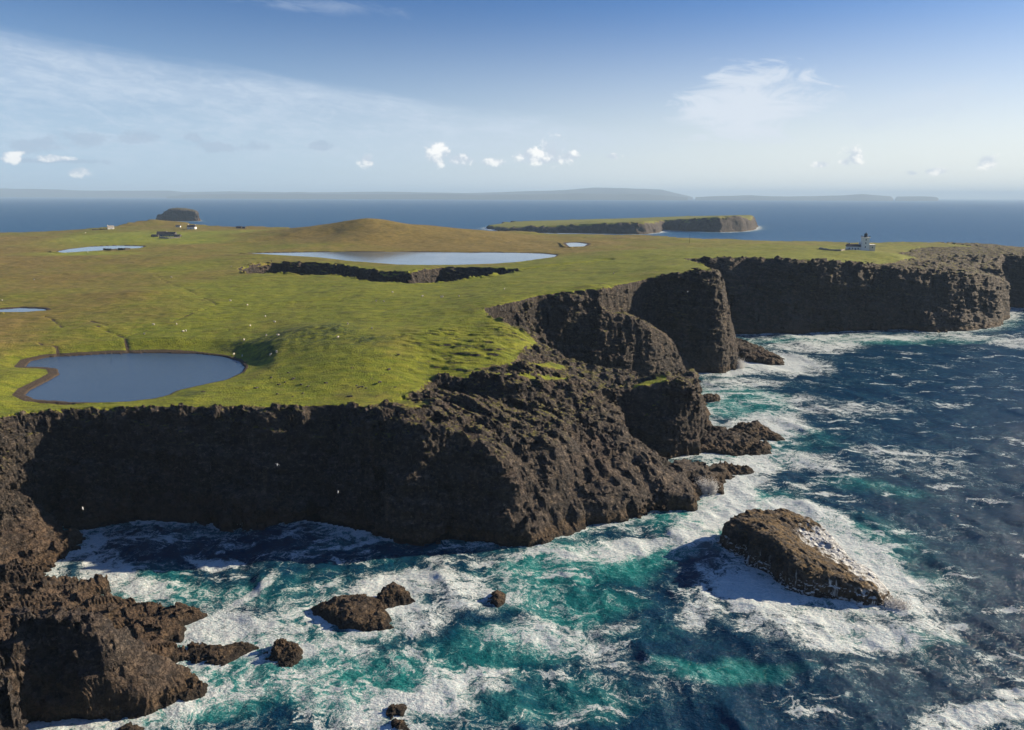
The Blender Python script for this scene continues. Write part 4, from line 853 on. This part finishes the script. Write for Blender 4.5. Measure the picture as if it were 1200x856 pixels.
M_black = simple('black_iron', (.02, .02, .022), .45, .1, 3); M_glass = simple('lantern_glass', (.05, .07, .09), .08, .1, 1); M_win = simple('window_glass', (.03, .04, .06), .12, .1, 1)
M_door = simple('door_paint', (.05, .10, .22), .5, .1, 2); M_wool = simple('sheep_wool', (.50, .47, .41), .95, .12, 5); M_face = simple('sheep_face', (.08, .07, .06), .8, .2, 5)
M_gull = simple('gull_feathers', (.80, .80, .80), .7, .08, 8); M_wing = simple('gull_wing', (.42, .44, .47), .7, .1, 8); M_yel = simple('gull_bill', (.6, .35, .04), .5, .1, 8)
M_buff = simple('cream_render', (.70, .62, .50), .8, .06, .6)
# ------------------------------------------------------------------ lighthouse
def window(par, x, y, z, w_, h_, face):
    nx_, ny_ = {'f': (0, -1), 'r': (1, 0), 'l': (-1, 0)}[face]
    f = MB().box(x + nx_*.02, y + ny_*.02, z, w_ if ny_ else .10, w_ if nx_ else .10, h_).build('window', M_white, par)
    MB().box(x + nx_*.06, y + ny_*.06, z, (w_-.2) if ny_ else .08, (w_-.2) if nx_ else .08, h_-.2).build('pane', M_win, f)
p = ground(1012.5, 293.8)
lh = empty('lighthouse', (p[0], p[1], p[2]-.3), R(-14)); lh.scale = (1.12,)*3; tag(lh, 'white square lighthouse tower with black lantern on the far cliff top', 'lighthouse')
tw = MB(); v_ = bmesh.ops.create_cone(tw.bm, cap_ends=True, segments=4, radius1=3.1*1.414, radius2=2.55*1.414, depth=10.6, matrix=Matrix.Translation((0, 0, 5.3)) @ Matrix.Rotation(R(45), 4, 'Z')); tw.build('tower', M_white, lh)
MB().box(0, 0, 10.75, 6.2, 6.2, .35, .06).build('gallery', M_white, lh)
rl = MB()
for a_ in range(4):
    for k in range(7):
        t = -3 + k; x_, y_ = [(t, -3), (3, t), (-t, 3), (-3, -t)][a_]; rl.box(x_*.98, y_*.98, 11.45, .07, .07, 1.1)
for zz_ in (11.4, 12.0):
    for a_ in (-1, 1): rl.box(0, a_*2.94, zz_, 5.9, .06, .06); rl.box(a_*2.94, 0, zz_, .06, 5.82, .05)
rl.build('railing', M_black, lh)
lr = MB().cyl(0, 0, 10.93, 11.8, 1.35, 1.35, 16).build('lantern_room', M_black, lh)
MB().cyl(0, 0, 11.8, 13.3, 1.22, 1.22, 16).build('glazing', M_glass, lr)
dm = MB().cyl(0, 0, 13.3, 13.5, 1.5, 1.5, 16); dm.cyl(0, 0, 13.5, 14.3, 1.4, .25, 16); dm.cyl(0, 0, 14.3, 14.8, .2, .12, 8); dm.build('dome', M_black, lr)
for zz_ in (3.2, 6.4, 9.0): window(lh, 0, -3.1 + zz_*.05, zz_, .9, 1.3, 'f')
window(lh, 3.1 - 6.4*.05, 0, 6.4, .9, 1.3, 'r')
an = MB().box(5.3, .6, 2.5, 4.4, 6.6, 5.0).build('side_block', M_buff, lh); MB().box(5.3, .6, 5.12, 4.7, 6.9, .25, .05).build('parapet', M_white, an)
window(lh, 5.3, -2.72, 3.0, 1.0, 1.3, 'f'); window(lh, 7.52, .6, 3.0, 1.0, 1.3, 'r')
wg = MB().box(-8.2, .8, 1.7, 10.2, 6.0, 3.4); wg.wedge(-13.3, -3.1, -2.2, 3.8, 3.4, 5.0); wgo = wg.build('keeper_wing', M_white, lh)
MB().gable(-13.3, -3.3, -2.2, 3.8, 3.5, 5.25).build('roof', M_slate, wgo)
ch = MB().box(-3.9, .8, 5.9, 1.1, .9, 1.9).build('chimney', M_white, wgo)
MB().box(-11.5, .8, 5.4, .9, .8, 1.2).build('chimney', M_stone, wgo)
for x_ in (-11.5, -9.2, -5.0): window(lh, x_, -2.22, 1.9, 1.0, 1.2, 'f')
MB().box(-7.1, -2.24, 1.1, 1.1, .12, 2.1).build('door', M_door, lh)
def wall_line(name, pts, w_, h_, mat, label, cat='wall', group=None):
    mb = MB(); o_ = np.array(pts[0])
    for a, b_ in zip(pts[:-1], pts[1:]):
        a, b_ = np.array(a), np.array(b_); L_ = math.hypot(b_[0]-a[0], b_[1]-a[1]); n_ = max(2, int(L_/1.6)); an_ = math.atan2(b_[1]-a[1], b_[0]-a[0])
        for k in range(n_):
            t = (k+.5)/n_; c_ = a + (b_-a)*t - o_; hh = h_*(1 + .18*rng.uniform(-1, 1))
            bmesh.ops.create_cube(mb.bm, size=1, matrix=Matrix.Translation((c_[0], c_[1], c_[2] + hh/2 - .2)) @ Matrix.Rotation(an_, 4, 'Z') @ Matrix.Diagonal((L_/n_ - .02, w_*(1 + .15*rng.uniform(-1, 1)), hh + .4, 1)))
    ob = mb.build(name, mat); ob.location = o_; tag(ob, label, cat, group); return ob
wall_line('stone_wall', [ground(995, 293), ground(985, 294.2), ground(973, 293.8), ground(960, 291.6)], .8, 1.2, M_stone, 'low grey wall running left from the white lighthouse')
def hut(px, py, L_, W_, h_, rise, rz, wall, roof, label, cat='house', name='farmhouse', chim=0, z_=0):
    p = ground(px, py); e = empty(name, (p[0], p[1], p[2] - .2 + z_), R(rz)); tag(e, label, cat)
    m_ = MB().box(0, 0, h_/2, L_, W_, h_); m_.wedge(-L_/2, L_/2, -W_/2, W_/2, h_, h_ + rise - .2); m_.build('wall', wall, e)
    ro = MB().gable(-L_/2, L_/2, -W_/2, W_/2, h_ + .12, h_ + rise).build('roof', roof, e)
    for k in range(chim):
        x_ = (-1 if k == 0 else 1)*(L_/2 - .6); MB().box(x_, 0, h_ + rise + .3, .9, .8, 1.4).build('chimney', wall, ro)
    for x_ in (-L_*.28, L_*.28): window(e, x_, -W_/2 - .01, h_*.55, 1.1, 1.2, 'f')
    d_ = MB().box(0, -W_/2 - .03, 1.05, 1.1, .12, 2.1).build('door', M_door, e); MB().box(.35, -W_/2 - .11, 1.0, .12, .05, .12).build('handle', M_black, d_)
    return e
hut(190.5, 277, 12, 7, 3.2, 3.2, 6, M_stone, M_slate, 'left of two dark roofed farm buildings side by side on green pasture', 'barn', 'barn', 0)
hut(200.7, 277.2, 13, 7, 3.0, 3.0, -4, M_stone, M_slate, 'right of two dark roofed farm buildings side by side on green pasture', 'barn', 'barn', 1)
hut(182, 277.6, 8, 5, 1.8, 1.4, 6, M_dstone, M_slate, 'low grey shed at the left end of the farm steading', 'shed', 'shed')
hut(208.5, 278, 8, 5, 2.0, 1.6, -6, M_dstone, M_slate, 'low grey shed at the right end of the farm steading', 'shed', 'shed')
hut(225, 268.7, 12, 7, 3.4, 3.2, 0, M_white, M_slate, 'white house with dark roof standing alone right of the farm', chim=2)
hut(209, 266.4, 7, 5, 2.2, 1.6, 10, M_white, M_slate, 'tiny pale croft on the rise above the farm', 'croft', 'croft')
hut(130, 268.6, 9, 6, 3.2, 2.6, 35, M_white, M_stone, 'white gabled cottage near the left shoreline end of the green field', chim=1)
hut(144, 264.8, 13, 6, 2.4, 1.8, 5, M_stone, M_slate, 'long low grey croft below the grassy knoll by the sea', 'croft', 'croft', 1)
hut(280.5, 267.6, 8, 5, 2.0, 1.4, 0, M_dstone, M_slate, 'small dark hut on the skyline right of the white house', 'hut', 'hut')
hut(286, 267.8, 5, 4, 1.8, 1.2, 0, M_dstone, M_slate, 'smallest dark hut beside the skyline hut', 'hut', 'hut')
# roofless ruin and cairn on the brown hill
p = ground(431, 257.4); e = empty('ruined_hut', (p[0], p[1], p[2] - .3), R(8)); tag(e, 'roofless stone ruin on top of the brown hill', 'ruin')
m_ = MB()
m_.box(0, -2.6, 1.1, 8, .7, 2.2); m_.box(0, 2.6, .9, 8, .7, 1.8); m_.box(-3.65, 0, 1.4, .7, 4.5, 2.8); m_.box(3.65, 0, .8, .7, 4.5, 1.6); m_.build('wall', M_dstone, e)
MB().blob(1.5, -3.9, .2, 2.4, 1.0, .7, 2, .5).build('rubble', M_stone, e)
p = ground(439, 257.6); m_ = MB()
for k in range(26):
    r_ = 1.3*(1 - k/30); m_.blob(r_*rng.uniform(-.8, .8), r_*rng.uniform(-.8, .8), .15 + k*.075, .38, .34, .24, 1, .3)
o = m_.build('cairn', M_stone); o.location = p; tag(o, 'small cairn of stones beside the hilltop ruin', 'cairn')
wall_line('drystone_dyke', [ground(187, 279.2), ground(198, 279.8), ground(211, 279.4)], 1.0, 1.7, M_stone, 'pale drystone wall in front of the farm steading')
wall_line('drystone_dyke', [ground(122, 293.4), ground(130, 293.8), ground(137, 293.4)], 1.6, 1.7, M_dstone, 'left of two dark turf dykes beside the thin grey loch')
wall_line('drystone_dyke', [ground(139, 293), ground(146, 293.2), ground(152, 292.6)], 1.6, 1.8, M_dstone, 'right of two dark turf dykes beside the thin grey loch')
wall_line('drystone_dyke', [ground(108, 270), ground(117, 269.6), ground(126, 269.2)], 1.2, 1.6, M_dstone, 'dark dyke along the shore left of the white gabled cottage')
p = ground(808, 285); e = empty('mast', p); tag(e, 'thin dark pole standing alone on the plateau above the middle cliff', 'pole')
MB().cyl(0, 0, -.5, 9, .14, .09, 8).build('post', M_dstone, e); MB().box(0, 0, 8.6, 1.4, .12, .12).build('crossbar', M_dstone, e)
# ------------------------------------------------------------------ sheep, one by one
def make_sheep(lying=False):
    e = empty('sheep', (0, 0, 0)); z_ = .42 if lying else .72
    b_ = MB().blob(0, 0, z_, .62, .36, .38, 2, .10); b_.blob(.60, 0, z_ + .24, .24, .17, .19, 2, .05)
    if not lying:
        for x_ in (-.36, .34):
            for y_ in (-.17, .17): b_.cyl(x_, y_, 0, .45, .055, .085, 6)
    b_.blob(-.6, 0, z_ - .02, .10, .07, .18, 1)
    b_.build('body', M_wool, e, True)
    h_ = MB().blob(.82, 0, z_ + .20, .17, .10, .12, 2); h_.blob(.70, .15, z_ + .30, .05, .10, .04, 1); h_.blob(.70, -.15, z_ + .30, .05, .10, .04, 1); h_.build('head', M_face, e, True)
    return e
SH = [(312, 394, 'sheep on the upper left edge of the dark green slope'), (326, 394, 'sheep on the dark green slope just right of the upper left one'), (407.5, 380.5, 'sheep on the crest above the right end of the dark green slope'),
      (436, 385.5, 'lone sheep on smooth turf right of the dark green slope crest'), (396, 396.5, 'sheep at the right end of the dark green slope'), (317, 417, 'lower left of the two sheep at the foot of the dark green slope'),
      (324, 413.5, 'upper right of the two sheep at the foot of the dark green slope'), (271, 313, 'sheep at the left tip of the long dark chasm'), (201, 325.5, 'sheep beside the upper end of the zigzag ditch'),
      (270, 353.5, 'sheep right of the bend in the zigzag ditch'), (290, 358.5, 'second sheep farther right of the ditch bend'), (311, 372, 'sheep between the ditch bend and the dark green slope'),
      (322, 378.5, 'sheep just above the dark green slope'), (293, 382.5, 'sheep left of and above the dark green slope'), (180, 381.5, 'sheep beside the lower stretch of the zigzag ditch'),
      (207, 381, 'sheep right of the lower stretch of the zigzag ditch'), (215, 389.5, 'left one of a close pair of sheep above the large pond'), (218, 388.8, 'right one of a close pair of sheep above the large pond'),
      (169, 392, 'small sheep close below the ditch near the large pond'), (286, 399.5, 'sheep between the pond top right corner and the dark green slope'), (274, 416.5, 'left one of two sheep on the pond right bank'),
      (284, 418.3, 'right one of two sheep on the pond right bank'), (441, 353.6, 'left of two sheep side by side below the chasm'), (450, 354, 'right of two sheep side by side below the chasm'),
      (495, 348, 'sheep on the smooth turf midway along the chasm'), (517, 349, 'left of a loose pair of sheep near the dark turf tear'), (519, 348.7, 'right of a loose pair of sheep near the dark turf tear'),
      (538, 348.2, 'sheep at the right of the row below the chasm'), (591, 339.3, 'lone sheep on turf above the small sunlit cliff face'), (719, 321.3, 'lone sheep close to the edge of the middle cliff'),
      (100, 273.6, 'white sheep near the far left shoreline'), (40, 328.5, 'lone sheep on the brown moor at far left'), (103, 296.3, 'sheep on the near side of the thin grey loch'), (2.5, 352.5, 'sheep cut by the left picture edge above the tiny pool'),
      (340, 297.9, 'sheep at the left end of the big loch'), (460, 343.5, 'sheep near the lip below the middle of the chasm')]
s0 = make_sheep(); s1 = make_sheep(True)
for i, (px, py, lab) in enumerate(SH):
    src = s1 if i % 5 == 3 else s0
    o = src if i in (0, 3) else copy_tree(src)
    p = ground(px, py); o.location = (p[0], p[1], p[2] - .03); o.rotation_euler = (0, 0, rng.uniform(0, 6.28)); o.scale = (.85 if p[1] < 700 else 1.1,)*3
    tag(o, 'white ' + lab, 'sheep', 'sheep grazing on the headland')
# ------------------------------------------------------------------ stones in the turf
SBL = 'small dark stone bedded in the short turf above the near cliff'
st_ = []
for k in range(3):
    m_ = MB().blob(0, 0, .2, .75, .55, .42, 2, .55); o = m_.build('field_stone', M_dstone); st_.append(o)
for i, (px, py) in enumerate([(334, 448), (338, 437), (327, 451), (344, 444), (353, 451), (361, 453), (325, 462), (343, 465), (355, 461), (382, 449), (418, 452), (421, 454), (425, 453.5), (429, 455), (445, 448), (463, 454), (410, 465), (318, 443), (300, 455), (456, 433), (467, 416), (238, 459.5), (264, 444.5), (130, 414.8), (142, 416), (275, 419), (288, 425)]):
    o = st_[i] if i < 3 else st_[i % 3].copy()
    if i >= 3: C.objects.link(o)
    p = ground(px, py); o.location = (p[0], p[1], p[2] - .1); s_ = rng.uniform(.6, 1.25); o.scale = (s_*1.2, s_, s_*.8); o.rotation_euler = (0, 0, rng.uniform(0, 6))
    nearpond = i >= 21
    tag(o, 'small dark stone on the muddy rim of the large pond' if nearpond else SBL, 'stone', 'stones round the pond' if nearpond else 'stones in the turf')
# ------------------------------------------------------------------ gulls gliding below the cliffs
def gull():
    e = empty('gull', (0, 0, 0)); b_ = MB().blob(0, 0, 0, .26, .075, .08, 2); b_.blob(.27, 0, .03, .08, .055, .06, 2); b_.blob(-.3, 0, .0, .14, .07, .015, 1); b_.build('body', M_gull, e, True)
    MB().cyl(0, 0, 0, .1, .02, .004, 6).build('bill', M_yel, e).location = (.34, 0, .02); e.children[-1].rotation_euler = (0, R(100), 0)
    for sgn in (-1, 1):
        bm = bmesh.new(); row = []
        for t in range(7):
            u_ = t/6; y_ = sgn*(.05 + .62*u_); z_ = .14*math.sin(u_*2.4) ; c_ = .17*(1 - u_**2*.85); x_ = .05 + .05*math.sin(u_*3) - .12*u_*u_
            row.append([bm.verts.new((x_ + c_*.5, y_, z_)), bm.verts.new((x_, y_, z_ + .018)), bm.verts.new((x_ - c_*.7, y_, z_)), bm.verts.new((x_, y_, z_ - .012))])
        for a, b_ in zip(row[:-1], row[1:]):
            for k in range(4): bm.faces.new((a[k], a[(k+1) % 4], b_[(k+1) % 4], b_[k]))
        bm.faces.new(row[-1]); mm_ = MB(); mm_.bm.free(); mm_.bm = bm; mm_.build('wing', M_wing, e, True)
    return e
g0 = gull()
for i, (px, py, D, rz, lab) in enumerate([(396, 577, 172, 20, 'white gull gliding before the near cliff above the dark water'), (97, 596, 150, 200, 'white gull flying low beside the dark left end of the cliff'), (325, 545, 175, 70, 'pale gull higher against the middle of the near cliff face'), (806, 342, 330, 120, 'gull against the dark face of the tall middle cliff')]):
    o = g0 if i == 0 else copy_tree(g0); o.location = PX(px, py, D=D); o.rotation_euler = (R(12), 0, R(rz)); o.scale = (1.15,)*3
    tag(o, lab, 'bird', 'gulls in flight')
# ------------------------------------------------------------------ spray thrown up by breakers
m, q, b = new_mat('spray'); b.inputs['Base Color'].default_value = (.85, .86, .87, 1); b.inputs['Roughness'].default_value = .6
tr_ = q.new('ShaderNodeBsdfTranslucent'); tr_.inputs[0].default_value = (.95, .95, .95, 1); mx_ = q.new('ShaderNodeMixShader'); mx_.inputs[0].default_value = .5; q.l.new(b.outputs[0], mx_.inputs[1]); q.l.new(tr_.outputs[0], mx_.inputs[2]); q.l.new(mx_.outputs[0], [n for n in q.n if n.type == 'OUTPUT_MATERIAL'][0].inputs[0])
def spray(px, py, w_, h_, n_, lean, label):
    p = PX(px, py, .3); r_ = np.random.default_rng(int(px)); t = r_.power(1.6, n_); hgt = (1 - t)*h_*(.55 + .45*r_.random(n_))
    jet = r_.integers(0, 7, n_); jx = r_.normal(0, w_*.45, 7)[jet]; jh = (.45 + .55*r_.random(7))[jet]
    z_ = hgt*jh; x_ = jx*(.5 + .8*z_/h_) + r_.normal(0, w_*.22, n_) + lean*z_; y_ = r_.normal(0, w_*.25, n_)
    s_ = r_.uniform(.04, .13, n_)*(1.6 - 1.1*z_/h_)
    tet = np.array([(1, 0, -.6), (-.6, .9, -.5), (-.6, -.9, -.4), (0, 0, 1)]); a_ = r_.uniform(0, 6.28, n_)
    V = np.zeros((n_, 4, 3)); ca, sa = np.cos(a_), np.sin(a_)
    for k in range(4): V[:, k, 0] = x_ + s_*(tet[k, 0]*ca - tet[k, 1]*sa); V[:, k, 1] = y_ + s_*(tet[k, 0]*sa + tet[k, 1]*ca); V[:, k, 2] = z_ + s_*tet[k, 2]
    F = np.array([(0, 1, 3), (1, 2, 3), (2, 0, 3), (0, 2, 1)]); Q_ = (np.arange(n_)[:, None, None]*4 + F[None]).reshape(-1, 3)
    o = mesh_np('sea_spray', V.reshape(-1, 3), Q_, m); o.location = p; tag(o, label, None, None, 'stuff')
spray(867, 431, 6.5, 10, 4500, .12, 'white spray bursting at the foot of the tall cliff corner')
spray(829, 577, 3.6, 8, 4200, -.08, 'white spray bursting beside the end of the rugged ramp')
spray(1046, 709, 4.2, 2.0, 1400, .2, 'spray at the seaward end of the large tilted rock')
spray(292, 608, 7, 2.6, 1800, 0, 'shaded spray at the foot of the near cliff')
print('script', round(time.time() - T0, 1))
